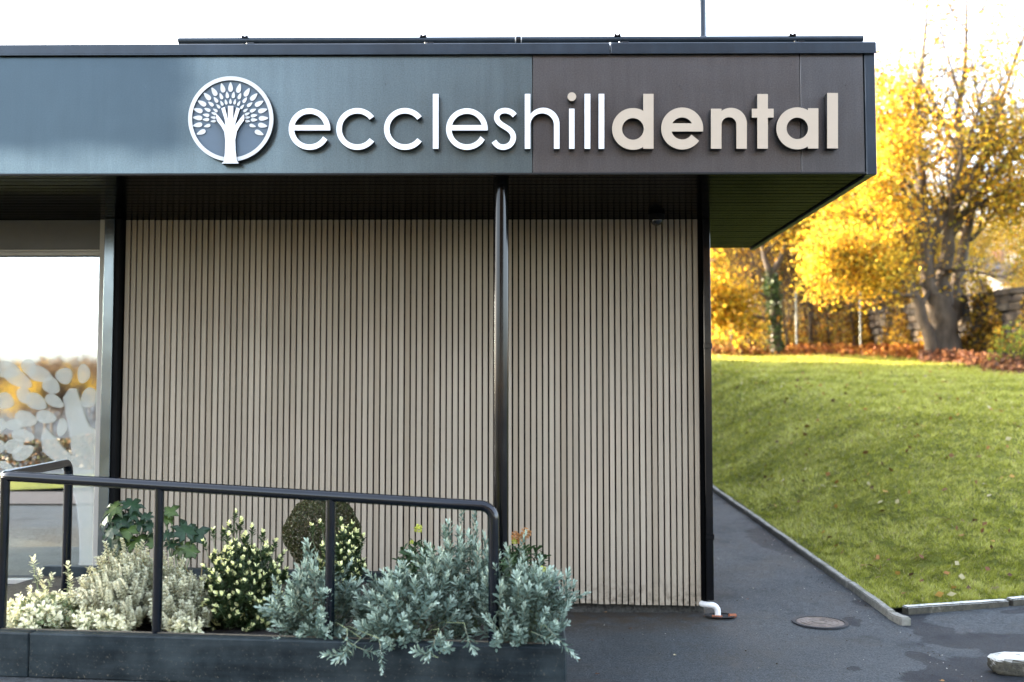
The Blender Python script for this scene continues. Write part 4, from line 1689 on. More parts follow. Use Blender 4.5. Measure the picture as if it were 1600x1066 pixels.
# small-leaved pale grey-cream shrub
CM, CE = (0.30, 0.31, 0.18), (0.75, 0.72, 0.52)
cream_s = [sprig_mesh('cream_sprig', 80 + i, 0.10, 40, 0.0185, 0.0125, CM, CE, 'plant_leaf', 82, 50, (0.20, 0.15, 0.10), None, 0, 0.1, 2, 0.8, 0.0012) for i in range(5)]
CM2, CE2 = (0.20, 0.26, 0.12), (0.80, 0.77, 0.52)
cream_l = [sprig_mesh('variegated_sprig', 90 + i, 0.085, 18, 0.030, 0.0155, CM2, CE2, 'plant_leaf', 75, 30, (0.30, 0.32, 0.16), (0.84, 0.80, 0.55), 8, 0.2, 2, 0.9, 0.0014) for i in range(5)]
c, rd = shrub_px(205, 858, 990, 82, 5.10, 0.26)
shrub('pale_shrub', 'dense pale grey green shrub with tiny cream edged leaves, left of the first upright', 'shrub', (c[0], 5.2, ZB), c, rd, 296, cream_s, 0.10, 11, 0.8, (0.55, 1.02), -0.55,
      fill=(3500, 0.017, 0.009, (0.30, 0.31, 0.20), 'plant_leaf'),
      extra=hang([(168, 846, 5.15, (-0.1, 0, 1)), (178, 852, 5.15, (0.1, 0, 1)), (216, 850, 5.15, (0.1, 0, 1)), (225, 845, 5.15, (0.2, 0, 1)), (160, 870, 5.1, (-0.3, 0, 1)), (195, 842, 5.15, (0, 0, 1))]))
c, rd = shrub_px(285, 888, 995, 48, 5.0, 0.2)
shrub('pale_shrub', 'smaller pale grey green shrub immediately right of the first upright, fern like shoots', 'shrub', (c[0], 5.1, ZB), c, rd, 200, cream_s, 0.10, 12, 0.9, (0.5, 1.0), -0.5,
      fill=(1500, 0.017, 0.009, (0.30, 0.31, 0.20), 'plant_leaf'),
      extra=hang([(270, 872, 5.05, (0, 0, 1)), (284, 872, 5.05, (0.3, 0, 1)), (262, 880, 5.05, (0, 0, 1)), (318, 900, 5.0, (0.3, 0, 1)), (323, 925, 5.0, (0.5, 0, 1))]))
# low variegated shrub at the left front
c, rd = shrub_px(72, 922, 998, 70, 4.98, 0.2)
shrub('variegated_shrub', 'low cream and green variegated shrub at the far left of the planter', 'shrub', (c[0], 5.0, ZB), c, rd, 120, cream_l, 0.085, 13, 0.6, (0.4, 1.0), -0.4, 'stem_green',
      fill=(700, 0.028, 0.015, (0.22, 0.27, 0.13), 'plant_leaf'),
      extra=hang([(52, 872, 5.0, (-0.1, 0, 1)), (60, 890, 5.0, (0.05, 0, 1)), (68, 910, 5.0, (0, 0, 1)), (107, 880, 5.0, (0, 0, 1)), (108, 900, 5.0, (-0.1, 0, 1)), (42, 920, 4.95, (-0.5, 0, 0.9)),
                  (18, 938, 4.95, (-0.9, -0.1, 0.5)), (10, 945, 4.95, (-1, -0.1, 0.3)), (82, 898, 5.0, (0.3, 0, 1))]))
c, rd = shrub_px(165, 945, 995, 60, 4.90, 0.13)
shrub('variegated_shrub', 'row of low cream variegated growth along the planter front beneath the pale shrub', 'shrub', (c[0], 4.93, ZB), c, rd, 90, cream_l, 0.085, 14, 0.6, (0.4, 1.0), -0.3, 'stem_green')
c, rd = shrub_px(292, 958, 1000, 26, 4.86, 0.1)
shrub('variegated_shrub', 'small cream variegated tuft beside the first upright above the brown fallen leaf', 'shrub', (c[0], 4.9, ZB), c, rd, 26, cream_l, 0.085, 15, 0.7, (0.4, 1.0), -0.3, 'stem_green')

# upright euonymus with bright tips
DG, DE = (0.030, 0.055, 0.018), (0.045, 0.080, 0.025)
TIP = (0.84, 0.84, 0.42)
euo = [sprig_mesh('bright_tipped_sprig', 120 + i, 0.062, 20, 0.028, 0.0145, DG, DE, 'plant_leaf', 70, 26, (0.08, 0.11, 0.04), TIP, 4 + i % 2, 0.05, 2, 0.85, 0.0016) for i in range(5)]
c, rd = shrub_px(380, 838, 1000, 66, 5.15, 0.22)
shrub('euonymus_bush', 'upright dark green bush with cream yellow leaf tips between the first two uprights', 'bush', (c[0], 5.22, ZB), c, rd, 260, euo, 0.062, 21, 1.0, (0.6, 1.0), -0.75, 'stem_green',
      fill=(3500, 0.024, 0.012, DG, 'plant_leaf'),
      extra=hang([(367, 800, 5.2, (0, 0, 1)), (372, 815, 5.2, (0.1, 0, 1)), (362, 818, 5.2, (-0.1, 0, 1)), (378, 812, 5.2, (0.1, 0, 1)), (396, 822, 5.2, (0.1, 0, 1)), (410, 832, 5.2, (0.1, 0, 1)),
                  (333, 828, 5.2, (-0.1, 0, 1)), (347, 828, 5.2, (-0.1, 0, 1)), (320, 845, 5.2, (-0.2, 0, 1)), (428, 845, 5.2, (0.1, 0, 1)), (440, 862, 5.2, (0.2, 0, 1)), (355, 835, 5.15, (0, 0, 1)), (387, 835, 5.15, (0, 0, 1))]))
c, rd = shrub_px(535, 820, 930, 34, 5.5, 0.18)
shrub('euonymus_bush', 'dark bush with cream yellow leaf tips in front of the clipped ball', 'bush', (c[0], 5.5, ZB), c, rd, 150, euo, 0.062, 22, 1.0, (0.55, 1.0), -0.9, 'stem_green',
      fill=(1500, 0.024, 0.012, DG, 'plant_leaf'),
      extra=hang([(532, 812, 5.5, (0, 0, 1)), (548, 818, 5.5, (0.1, 0, 1)), (568, 838, 5.5, (0.2, 0, 1)), (503, 815, 5.5, (-0.1, 0, 1)), (487, 822, 5.5, (-0.1, 0, 1))]))

# clipped ball
bc = P(503, 832, 5.95)
ball = thing('topiary_ball', 'clipped round evergreen ball behind the handrail, dark olive green', 'topiary', (bc.x, 5.95, ZB))
N = 26000
g = np.random.default_rng(5)
u = g.normal(size=(N, 3))
u /= np.linalg.norm(u, axis=1)[:, None]
rad = 0.218 * (0.86 + 0.14 * np.sqrt(g.random(N))) * (1 + 0.035 * np.sin(u[:, 0] * 7 + 1) * np.cos(u[:, 2] * 6) + 0.02 * np.sin(u[:, 0] * 17) * np.sin(u[:, 2] * 19 + u[:, 1] * 9))
Cb = u * rad[:, None] * np.array([1.03, 1.03, 1.0]) + np.array([0, 0, bc.z - ZB])
V = leaf_quads(Cb, 0.0125, 0.0075, 3)
tc = np.array([(0.040, 0.046, 0.012)]) * g.uniform(0.45, 1.7, (N, 1))
brown = g.random(N) < 0.18
tc[brown] = np.array([0.085, 0.060, 0.025])
o = link('foliage', np_mesh('foliage', V, 4, 'plant_leaf', np.repeat(tc, 4, 0)), ball)
o['kind'] = 'stuff'
t = MB()
for i in range(60):
    a, b_ = rng.uniform(0, 6.28), rng.uniform(-0.6, 1.2)
    d = Vector((math.cos(a) * math.cos(b_), math.sin(a) * math.cos(b_), math.sin(b_)))
    t.tube([(0, 0, 0.0), (d.x * 0.05, d.y * 0.05, 0.12), Vector((0, 0, bc.z - ZB)) + d * 0.17], [0.008, 0.005, 0.0015], 4, False)
link('stems', t.mesh('stems', 'stem_brown'), ball)


# big palmate leaves
def palmate(seed, S, lobes=7, cm=(0.07, 0.115, 0.035), ce=(0.05, 0.085, 0.03), depth=0.45):
    r_ = random.Random(seed)
    mb = MB()
    vs, cs = [Vector((0, 0, 0))], [tuple(x * 1.7 for x in cm)]
    fs = []
    span = R(290)
    k = lobes
    ring_o = []
    for i in range(k):
        a = -span / 2 + span * i / (k - 1) + PI / 2
        Li = S * (1 - 0.42 * abs(i - (k - 1) / 2) / ((k - 1) / 2)) * r_.uniform(0.9, 1.1)
        for da, f in ((-0.20, 0.62), (0.0, 0.55), (0.0, 1.0), (0.20, 0.62)):
            rr_ = Li * f
            ring_o.append((a + da * (1 if f < 1 else 0), rr_))
    pts = []
    for i in range(k):
        a = -span / 2 + span * i / (k - 1) + PI / 2
        Li = S * (1 - 0.42 * abs(i - (k - 1) / 2) / ((k - 1) / 2)) * r_.uniform(0.9, 1.1)
        hw = span / (k - 1) / 2
        notch = S * depth * r_.uniform(0.9, 1.1)
        if i == 0:
            pts.append((a - hw * 0.8, notch * 0.7, 0))
        pts += [(a - hw * 0.62, Li * 0.68, 1), (a, Li, 2), (a + hw * 0.62, Li * 0.68, 1)]
        pts.append((a + hw, notch, 0))
    base_i = 1
    for a, rr_, tp in pts:
        z = -0.25 * rr_ * rr_ / S + (0.05 * S if tp == 1 else (-0.02 * S if tp == 0 else -0.10 * S))
        vs.append(Vector((rr_ * math.cos(a), rr_ * math.sin(a), z)))
        cs.append(jitc(ce, r_, 0.2) if tp else jitc(cm, r_, 0.2))
    # midrib points
    mids = []
    for i in range(k):
        a = -span / 2 + span * i / (k - 1) + PI / 2
        rr_ = S * 0.5
        vs.append(Vector((rr_ * math.cos(a), rr_ * math.sin(a), -0.25 * rr_ * rr_ / S - 0.025 * S)))
        cs.append(tuple(x * 1.5 for x in cm))
        mids.append(len(vs) - 1)
    for i in range(k):
        q = base_i + i * 4
        n0, s0, tp, s1, n1 = q, q + 1, q + 2, q + 3, q + 4
        mm = mids[i]
        fs += [(0, n0, mm), (n0, s0, mm), (s0, tp, mm), (mm, tp, s1), (mm, s1, n1), (0, mm, n1)]
    mb.add(vs, fs, cs)
    return mb.mesh('leaf', 'plant_leaf')


pal = [palmate(i, 1.0, 7 if i % 2 else 5, (0.042, 0.068, 0.014) if i < 3 else (0.016, 0.036, 0.015), (0.026, 0.042, 0.010) if i < 3 else (0.011, 0.026, 0.012), 0.40) for i in range(6)]


def palmate_plant(name, label, px, Y, leaves, seed):
    r_ = random.Random(seed)
    bx = P(px, 900, Y).x
    root = thing(name, label, 'plant', (bx, Y, ZB))
    stt = MB()
    for (lx_, ly_, S, yo, tiltv) in leaves:
        p = P(lx_, ly_, Y + yo)
        o = link('leaf', pal[r_.randrange(6)], root)
        nrm = Vector((tiltv[0] + r_.uniform(-0.2, 0.2), tiltv[1] + r_.uniform(-0.2, 0.2), 0.65)).normalized()
        place_dir(o, p - root.location, nrm, r_.uniform(-1.0, 1.0) + (PI if tiltv[0] < 0 else 0), 1.3 * S * Y / F)
        q0 = Vector((r_.uniform(-0.03, 0.03), r_.uniform(-0.03, 0.03), 0))
        q1 = p - root.location
        stt.tube([q0, q0.lerp(q1, 0.5) + Vector((0, 0, 0.04)), q1 - nrm * 0.03, q1], [0.006, 0.004, 0.003, 0.002], 5, False)
    link('stems', stt.mesh('stems', 'stem_green'), root)
    return root


palmate_plant('palmate_plant', 'glossy green plant with large lobed leaves against the wall post', 195, 5.75,
              [(182, 792, 24, 0, (-0.2, -0.7)), (205, 790, 22, 0, (0.3, -0.6)), (168, 808, 22, 0.02, (-0.6, -0.6)), (190, 812, 26, -0.02, (0, -0.8)), (212, 805, 18, 0, (0.4, -0.6)),
               (175, 826, 24, -0.05, (-0.4, -0.7)), (200, 830, 24, -0.06, (0.1, -0.8)), (222, 822, 20, 0, (0.4, -0.5)), (228, 808, 13, 0, (0.2, -0.8)), (238, 824, 16, 0, (0.3, -0.7)),
               (185, 845, 24, -0.05, (-0.2, -0.7)), (208, 848, 22, -0.05, (0.2, -0.7)), (178, 858, 20, -0.05, (-0.2, -0.7)), (232, 842, 18, 0, (0.3, -0.5))], 1)
palmate_plant('palmate_plant', 'dark plant with big flat lobed leaves right of the first upright', 275, 5.7,
              [(265, 800, 16, 0, (0.3, -0.7)), (262, 812, 15, 0, (0.4, -0.6)), (290, 832, 26, 0, (0.3, -0.8)), (305, 836, 22, 0.05, (0.2, -0.8)), (266, 850, 16, 0, (0, -0.6)), (285, 855, 22, 0, (-0.2, -0.7)),
               (242, 850, 18, 0, (0, -0.7)), (300, 862, 18, -0.05, (0.3, -0.7)), (260, 838, 14, -0.02, (0, -0.7))], 2)

# flowering evergreens at the back
dk_leaf = [sprig_mesh('dark_sprig', 150 + i, 0.07, 12, 0.05, 0.022, (0.03, 0.06, 0.02), (0.045, 0.085, 0.03), 'plant_leaf', 80, 35, (0.08, 0.1, 0.04), None, 0, 0.25, 1, 0.9, 0.002) for i in range(3)]


def flower_head(col, seed, S=0.022, n_=60):
    r_ = random.Random(seed)
    mb = MB()
    for i in range(n_):
        d = Vector((r_.gauss(0, 1), r_.gauss(0, 1), r_.gauss(0.3, 1))).normalized()
        c = d * S * r_.uniform(0.5, 1.0) + Vector((0, 0, S * 0.6))
        cc__ = jitc(col, r_, 0.35)
        s_ = 0.0042
        vs = [c + Vector(v) * s_ for v in ((1, 0, 0), (-1, 0, 0), (0, 1, 0), (0, -1, 0), (0, 0, 1), (0, 0, -1))]
        mb.add(vs, [(0, 2, 4), (2, 1, 4), (1, 3, 4), (3, 0, 4), (2, 0, 5), (1, 2, 5), (3, 1, 5), (0, 3, 5)], cc__)
    return mb.mesh('flower_head', 'plant_leaf')


fy = flower_head((0.42, 0.44, 0.06), 1)
fo = flower_head((0.34, 0.15, 0.04), 2)


def flowering(label, px, ptop, pbot, hw, Y, n_, seed, heads, fill=None):
    c, rd = shrub_px(px, ptop, pbot, hw, Y, 0.14)
    root = shrub('flowering_shrub', label, 'shrub', (c[0], Y, ZB), c, rd, n_, dk_leaf, 0.07, seed, 0.6, (0.4, 1.0), -0.8, 'stem_green')
    for hx, hy, me_, s_ in heads:
        p = P(hx, hy, Y - 0.06)
        o = link('flower_head', me_, root, p - root.location)
        o.scale = (s_, s_, s_)
    return root


flowering('dark leaved shrub with one yellow green flower head, right of the clipped ball', 650, 842, 910, 26, 5.7, 34, 31, [(653, 832, fy, 1.25), (643, 850, fy, 0.6)])
flowering('dark leaved shrub with orange and yellow flower heads just right of the canopy post', 820, 850, 925, 32, 5.55, 46, 32,
          [(806, 842, fo, 1.25), (822, 838, fo, 1.4), (815, 848, fo, 1.2), (804, 850, fy, 0.9), (846, 900, fy, 1.5), (856, 912, fy, 1.3), (848, 915, fy, 1.2), (836, 905, fy, 0.9)])

# grassy wisps by the wall
b = MB()
gb = P(320, 900, 5.5)
for i in range(26):
    a = rng.uniform(-0.9, 0.9)
    L_ = rng.uniform(0.10, 0.24)
    p0_ = Vector((rng.uniform(-0.04, 0.04), rng.uniform(-0.04, 0.04), 0))
    e_ = p0_ + Vector((math.sin(a) * L_, rng.uniform(-0.05, 0.05), L_ * 1.0))
    b.tube([p0_, p0_.lerp(e_, 0.5) + Vector((0, 0, 0.03)), e_ + Vector((0, 0, -0.01))], [0.0022, 0.0018, 0.0006], 3, False, (0.22, 0.17, 0.07))
o = link('dry_grass_tuft', b.mesh('dry_grass_tuft', 'plant_leaf'), None, (gb.x, 5.5, ZB))
o.scale = (1, 1, 1.4)
tag(o, 'wispy straw coloured grass tuft between the lobed leaves and the bright tipped bush', 'grass tuft')


# ------------------------------------------------------------------ fallen leaves near the building
def dry_leaf_mesh(seed, col):
    r_ = random.Random(seed)
    mb = MB()
    k = 11
    vs = [Vector((0, 0, 0.1))]
    for i in range(k):
        a = 2 * PI * i / k
        rr_ = (1.0 if i % 2 == 0 else 0.58) * r_.uniform(0.8, 1.1)
        vs.append(Vector((rr_ * math.cos(a), rr_ * math.sin(a), r_.uniform(0.05, 0.45))))
    mb.add(vs, [(0, 1 + i, 1 + (i + 1) % k) for i in range(k)], [jitc(col, r_, 0.25) for _ in vs])
    return mb.mesh('fallen_leaf', 'dry_leaf')


dl = [dry_leaf_mesh(1, (0.22, 0.07, 0.025)), dry_leaf_mesh(2, (0.42, 0.22, 0.07)), dry_leaf_mesh(3, (0.10, 0.05, 0.03)), dry_leaf_mesh(4, (0.50, 0.42, 0.25))]
spots = [(920, 957, 0, 1, 0.020, 'orange fallen leaf against the foot of the slatted wall'),
         (945, 958, 0, 1, 0.018, 'pale orange fallen leaf slightly right of another at the wall foot'),
         (968, 956, 0, 0, 0.012, 'tiny russet leaf on the asphalt by the wall foot'),
         (985, 980, 0, 2, 0.016, 'dark curled leaf on the asphalt in front of the slatted wall'),
         (1054, 1021, 0, 3, 0.016, 'pale straw coloured leaf alone on the open asphalt'),
         (933, 1052, 0, 2, 0.016, 'dark brown leaf near the planter corner on the asphalt'),
         (905, 1029, 0, 2, 0.013, 'small dark brown leaf beside the planter end'),
         (925, 998, 0, 2, 0.013, 'thin black brown leaf lying mid way along the asphalt by the planter'),
         (1168, 941, 0, 0, 0.010, 'tiny red brown leaf on the path right of the drain'),
         (1472, 1063, 0, 1, 0.018, 'orange brown leaf on the damp patch at the bottom edge')]
for px, py, z, k, s_, lab in spots:
    p = PG(px, py, 0.012)
    o = link('fallen_leaf', dl[k], None, (p.x, p.y, gz(p.x, p.y) + 0.002 + (0.006 if p.y < 6 else 0)))
    o.scale = (s_, s_, s_ * 0.7)
    o.rotation_euler = (0, 0, rng.uniform(0, 6))
    tag(o, lab, 'leaf', 'fallen leaves on the asphalt')
for px, py, Yv, s_, lab in ((279, 973, 4.86, 0.045, 'large curled russet leaf in the planter right of the first upright'),
                            (40, 952, 4.93, 0.028, 'rust brown leaf caught in the variegated shrub at the far left'),
                            (78, 966, 4.86, 0.022, 'small rust brown leaf low in the variegated shrub')):
    p = P(px, py, Yv)
    o = link('fallen_leaf', dl[0], None, p)
    o.scale = (s_, s_, s_)
    o.rotation_euler = (R(60), rng.uniform(-0.4, 0.4), rng.uniform(0, 3))
    tag(o, lab, 'leaf', 'fallen leaves in the planter')
# grit on the asphalt
g = np.random.default_rng(77)
N = 900
qx = g.uniform(0.3, 4.2, N)
qx[:330] = 2.60 - np.abs(g.normal(0, 0.09, 330))
C = np.stack([qx, g.uniform(5.0, 12, N), np.zeros(N)], 1)
C = C[(C[:, 0] < 2.62) | (C[:, 1] < 6.95)]
C = C[(C[:, 0] > 1.5) | (C[:, 1] < 7.2)]
C[:, 2] = [gz(a, b_) + 0.008 for a, b_ in C[:, :2]]
V = leaf_quads(C, 0.012 * g.uniform(0.4, 1.3, len(C)), 0.008, 9, 0.8)
tc = np.where(g.random((len(C), 1)) < 0.14, np.array([[0.5, 0.48, 0.40]]), np.array([[0.05, 0.035, 0.025]]))
o = link('litter', np_mesh('litter', V, 4, 'dry_leaf', np.repeat(tc, 4, 0)))
tag(o, 'bits of grit and leaf crumbs scattered over the asphalt', 'litter', None, 'stuff')

# ------------------------------------------------------------------ grass
g = np.random.default_rng(21)
N = 420000
Yg = 6.9 + (g.random(N) ** 2.2) * 26.8
ux = g.uniform(0.13, 0.60, N)
Xg = ux * Yg + g.normal(0, 0.1, N)
ok = (Xg > 2.70) & (Yg > KEY0 + 0.015 + KEK * (Xg - 2.7)) & (Xg < 30)
Xg, Yg = Xg[ok], Yg[ok]
# heights from a bilinear table of lawn_z (fast)
tx, ty = np.linspace(2.6, 31, 230), np.linspace(7, 34.5, 230)
tab = np.array([[lawn_z(a, b_) for a in tx] for b_ in ty])
fx = (Xg - tx[0]) / (tx[1] - tx[0])
fy_ = (Yg - ty[0]) / (ty[1] - ty[0])
ix, iy = np.clip(fx.astype(int), 0, 228), np.clip(fy_.astype(int), 0, 228)
ax, ay = fx - ix, fy_ - iy
Zg = tab[iy, ix] * (1 - ax) * (1 - ay) + tab[iy, ix + 1] * ax * (1 - ay) + tab[iy + 1, ix] * (1 - ax) * ay + tab[iy + 1, ix + 1] * ax * ay
N = len(Xg)
base = np.stack([Xg, Yg, Zg - 0.006], 1)
dist = Yg
nz = np.array([mnoise.noise(Vector((a * 1.1, b_ * 1.1, 0))) for a, b_ in zip(Xg, Yg)])
n2_ = np.array([mnoise.noise(Vector((a * 5.5, b_ * 5.5, 4))) for a, b_ in zip(Xg, Yg)])
n3_ = np.array([mnoise.noise(Vector((a * 14, b_ * 14, 8))) for a, b_ in zip(Xg, Yg)])
h = (0.020 + 0.022 * g.random(N)) * (1 + 0.05 * (dist - 7))
w = (0.0045 + 0.004 * g.random(N)) * (1 + 0.14 * (dist - 7))
tuft = np.clip(1 + 0.3 * nz + 0.5 * n2_ + 0.5 * n3_, 0.3, 2.0)
h = h * tuft
az = g.uniform(0, 2 * PI, N)
lean = g.uniform(0.3, 1.6, N)
side = np.stack([np.cos(az), np.sin(az), np.zeros(N)], 1)
ld = np.stack([-np.sin(az) + 1.3 * n2_, np.cos(az) + 1.3 * nz, np.zeros(N)], 1)
V = np.empty((N, 3, 3))
V[:, 0] = base - side * w[:, None] / 2
V[:, 1] = base + side * w[:, None] / 2
V[:, 2] = base + np.array([0, 0, 1])[None] * h[:, None] + ld * (h * lean)[:, None]
cA, cB, cC = np.array([0.150, 0.170, 0.016]), np.array([0.330, 0.340, 0.036]), np.array([0.52, 0.51, 0.13])
mixv = np.clip(0.45 + 0.45 * nz + 0.55 * n2_ + 0.6 * n3_ + g.normal(0, 0.2, N), 0, 1)[:, None]
col = np.where(mixv < 0.5, cA * (1 - 2 * mixv) + cB * 2 * mixv, cB * (2 - 2 * mixv) + cC * (2 * mixv - 1))
dry = g.random(N) < 0.06
col[dry] = (0.42, 0.36, 0.18)
mossy = n3_ < -0.42
col[mossy] *= 0.55
col *= g.uniform(0.75, 1.25, (N, 1))
o = link('grass', np_mesh('grass', V.reshape(-1, 3), 3, 'grass_blade', np.repeat(col, 3, 0)))
tag(o, 'short mossy green grass covering the sloping lawn', 'grass', None, 'stuff')


def lz(x, y):
    return lawn_z(x, y) if y < 34.4 else 2.99


# fallen leaves on the lawn
N = 520
Yl = 7.6 + g.random(N) ** 1.3 * 25
Xl = Yl * g.uniform(0.2, 0.56, N)
ok = (Xl > 2.9) & (Yl > 7.5 + 0.27 * (Xl - 2.7))
Xl, Yl = Xl[ok], Yl[ok]
C = np.stack([Xl, Yl, [lz(a, b_) + 0.03 for a, b_ in zip(Xl, Yl)]], 1)
V = leaf_quads(C, 0.062 * (0.7 + Yl / 30), 0.05 * (0.7 + Yl / 30), 4, 0.5)
pal_c = np.array([(0.30, 0.14, 0.04), (0.16, 0.07, 0.03), (0.42, 0.24, 0.06), (0.10, 0.055, 0.03), (0.42, 0.36, 0.2)])
tc = pal_c[g.integers(0, 5, len(C))]
o = link('lawn_leaves', np_mesh('lawn_leaves', V, 4, 'dry_leaf', np.repeat(tc, 4, 0)))
tag(o, 'scattered brown and orange fallen leaves dotted over the lawn', 'fallen leaves', None, 'stuff')


# leaf litter drifts
def litter(name, label, N, px0, px1, yf, depth, thick, cols, seed, L=0.13):
    g_ = np.random.default_rng(seed)
    u = g_.random(N)
    u = u + 0.018 * np.sin(u * 60 + seed) + 0.03 * np.sin(u * 23)
    px = px0 + (px1 - px0) * u
    Yc = np.array([yf(a) for a in px]) + g_.normal(0, depth, N)
    X = np.array([P(a, 540, b_).x for a, b_ in zip(px, Yc)])
    Zb = np.array([lz(a, b_) for a, b_ in zip(X, Yc)])
    Z = Zb + 0.03 + g_.random(N) * thick * np.clip(1 - np.abs(Yc - np.array([yf(a) for a in px])) / (2.2 * depth), 0.05, 1)
    V = leaf_quads(np.stack([X, Yc, Z], 1), L, L * 0.7, seed, 0.35)
    tc = np.array(cols)[g_.integers(0, len(cols), N)] * g_.uniform(0.6, 1.3, (N, 1))
    o = link(name, np_mesh(name, V, 4, 'dry_leaf', np.repeat(tc, 4, 0)))
    tag(o, label, 'leaf litter', None, 'stuff')


litter('leaf_drift', 'bank of russet brown fallen leaves around the big trunk and along the lawn edge at right', 8000, 1440, 1680, lambda a: 29.8 - 5.0 * sm((a - 1440) / 150), 0.9, 0.35,
       [(0.20, 0.08, 0.035), (0.14, 0.055, 0.03), (0.28, 0.12, 0.04), (0.10, 0.05, 0.03)], 5)
litter('leaf_drift', 'bright orange fallen leaves in front of the fence between the ivy tree and the big trunk', 5500, 1230, 1450, lambda a: 34.6 - 2.5 * sm((a - 1320) / 130), 0.8, 0.40,
       [(0.42, 0.16, 0.03), (0.30, 0.10, 0.03), (0.50, 0.25, 0.05), (0.18, 0.07, 0.03)], 6)
litter('leaf_drift', 'thin brown leaf line under the trees behind the left edge of the lawn', 7000, 1090, 1240, lambda a: 35.2, 0.9, 0.35,
       [(0.25, 0.10, 0.03), (0.12, 0.05, 0.025), (0.40, 0.22, 0.04)], 7)


# ------------------------------------------------------------------ trees
class Tree:
    def __init__(s, seed):
        s.r = random.Random(seed)
        s.wood = MB()
        s.anch = []

    def grow(s, p, d, L, r0, lvl, maxl, drop=0.0, kids=4, up=0.15, wob=0.22, start=0.3):
        r_ = s.r
        n_ = 5 if lvl < 2 else 4
        pts, rad = [p.copy()], [r0]
        dd = d.normalized()
        for i in range(n_):
            dd = (dd + Vector((r_.uniform(-1, 1), r_.uniform(-1, 1), r_.uniform(-1, 1))) * wob + Vector((0, 0, up)) - Vector((0, 0, drop)) * (i / n_)).normalized()
            pts.append(pts[-1] + dd * L / n_)
            rad.append(r0 * (1 - 0.78 * (i + 1) / n_))
        s.wood.tube(pts, rad, 8 if lvl == 0 else (6 if lvl == 1 else 4), False)
        s.kids(pts, rad, L, lvl, maxl, drop, kids, up, wob, start)

    def kids(s, pts, rad, L, lvl, maxl, drop, kids, up, wob, start=0.3):
        r_ = s.r
        n_ = len(pts) - 1
        if lvl >= maxl:
            for q in pts[1:]:
                s.anch.append(q)
            return
        for k in range(kids):
            t = start + (1 - start) * (k + r_.random()) / kids
            f = t * n_
            i = min(n_ - 1, int(f))
            q = pts[i].lerp(pts[i + 1], f - i)
            ax = (pts[i + 1] - pts[i]).normalized()
            sd = ax.orthogonal().normalized()
            sd.rotate(Quaternion(ax, r_.uniform(0, 6.283)))
            a = R(r_.uniform(32, 62))
            nd = ax * math.cos(a) + sd * math.sin(a)
            rr_ = (rad[i] + (rad[i + 1] - rad[i]) * (f - i)) * 0.62
            s.grow(q, nd, L * r_.uniform(0.48, 0.72) * (1.15 - 0.4 * t), max(0.006, rr_), lvl + 1, maxl, drop, max(3, kids - 1), up * 0.7, wob, 0.2)

    def leaves(s, N, spread, L, cols, seed, keep=None):
        g_ = np.random.default_rng(seed)
        A = np.array([tuple(a) for a in s.anch])
        if keep is not None:
            pk = keep(A)
            pk = pk / pk.sum()
            idx = g_.choice(len(A), N, p=pk)
        else:
            idx = g_.integers(0, len(A), N)
        C = A[idx] + g_.normal(0, spread, (N, 3))
        V = leaf_quads(C, L, L * 0.85, seed, 0.0)
        cl = np.array(cols)[g_.integers(0, len(cols), N)]
        # one tint per bough, so that clumps differ
        tone = np.random.default_rng(seed + 9).uniform(0.72, 1.22, len(A) // 5 + 2)
        cl = cl * tone[idx // 5][:, None] * g_.uniform(0.8, 1.2, (N, 1))
        return np_mesh('crown', V, 4, 'autumn_leaf', np.repeat(cl, 4, 0))


YEL = [(0.64, 0.41, 0.028), (0.68, 0.48, 0.06), (0.60, 0.35, 0.024), (0.52, 0.39, 0.045), (0.50, 0.24, 0.022), (0.30, 0.26, 0.035), (0.19, 0.11, 0.025)]

# woodland trees: five kinds, copied
kinds = []
for i in range(5):
    t = Tree(200 + i)
    H = [7.5, 8.5, 6.5, 9.0, 7.0][i]
    t.grow(Vector((0, 0, -0.1)), Vector((0.03, 0, 1)), H, [0.13, 0.11, 0.09, 0.14, 0.10][i], 0, 3, 0.05, 9, 0.12, 0.07, [0.22, 0.35, 0.15, 0.4, 0.2][i])
    cr = t.leaves(8000, 0.28, 0.105, YEL if i != 2 else [(0.42, 0.38, 0.05), (0.58, 0.42, 0.05), (0.50, 0.26, 0.03)], 300 + i)
    kinds.append((t.wood.mesh('trunk', 'bark' if i % 2 else 'bark_dark', True), cr))

t = Tree(260)
t.grow(Vector((0, 0, -0.1)), Vector((0.03, 0, 1)), 8.0, 0.16, 0, 3, 0.05, 12, 0.12, 0.07, 0.15)
cr = t.leaves(10000, 0.26, 0.17, [(0.13, 0.08, 0.05), (0.18, 0.11, 0.05), (0.09, 0.07, 0.05)], 361)
kinds.append((t.wood.mesh('trunk', 'bark_dark', True), cr))

t = Tree(270)
t.grow(Vector((0, 0, -0.1)), Vector((0.05, 0, 1)), 6.5, 0.085, 0, 3, 0.02, 9, 0.12, 0.09, 0.25)
cr = t.leaves(500, 0.2, 0.12, YEL, 362)
kinds.append((t.wood.mesh('trunk', 'bark', True), cr))


def tree_copy(k, x, y, z, rot, s_, label, group, name='yellow_tree'):
    root = thing(name, label, 'tree', (x, y, z), group)
    root.rotation_euler.z = rot
    root.scale = (s_, s_, s_)
    link('trunk', kinds[k][0], root)
    link('crown', kinds[k][1], root)
    return root


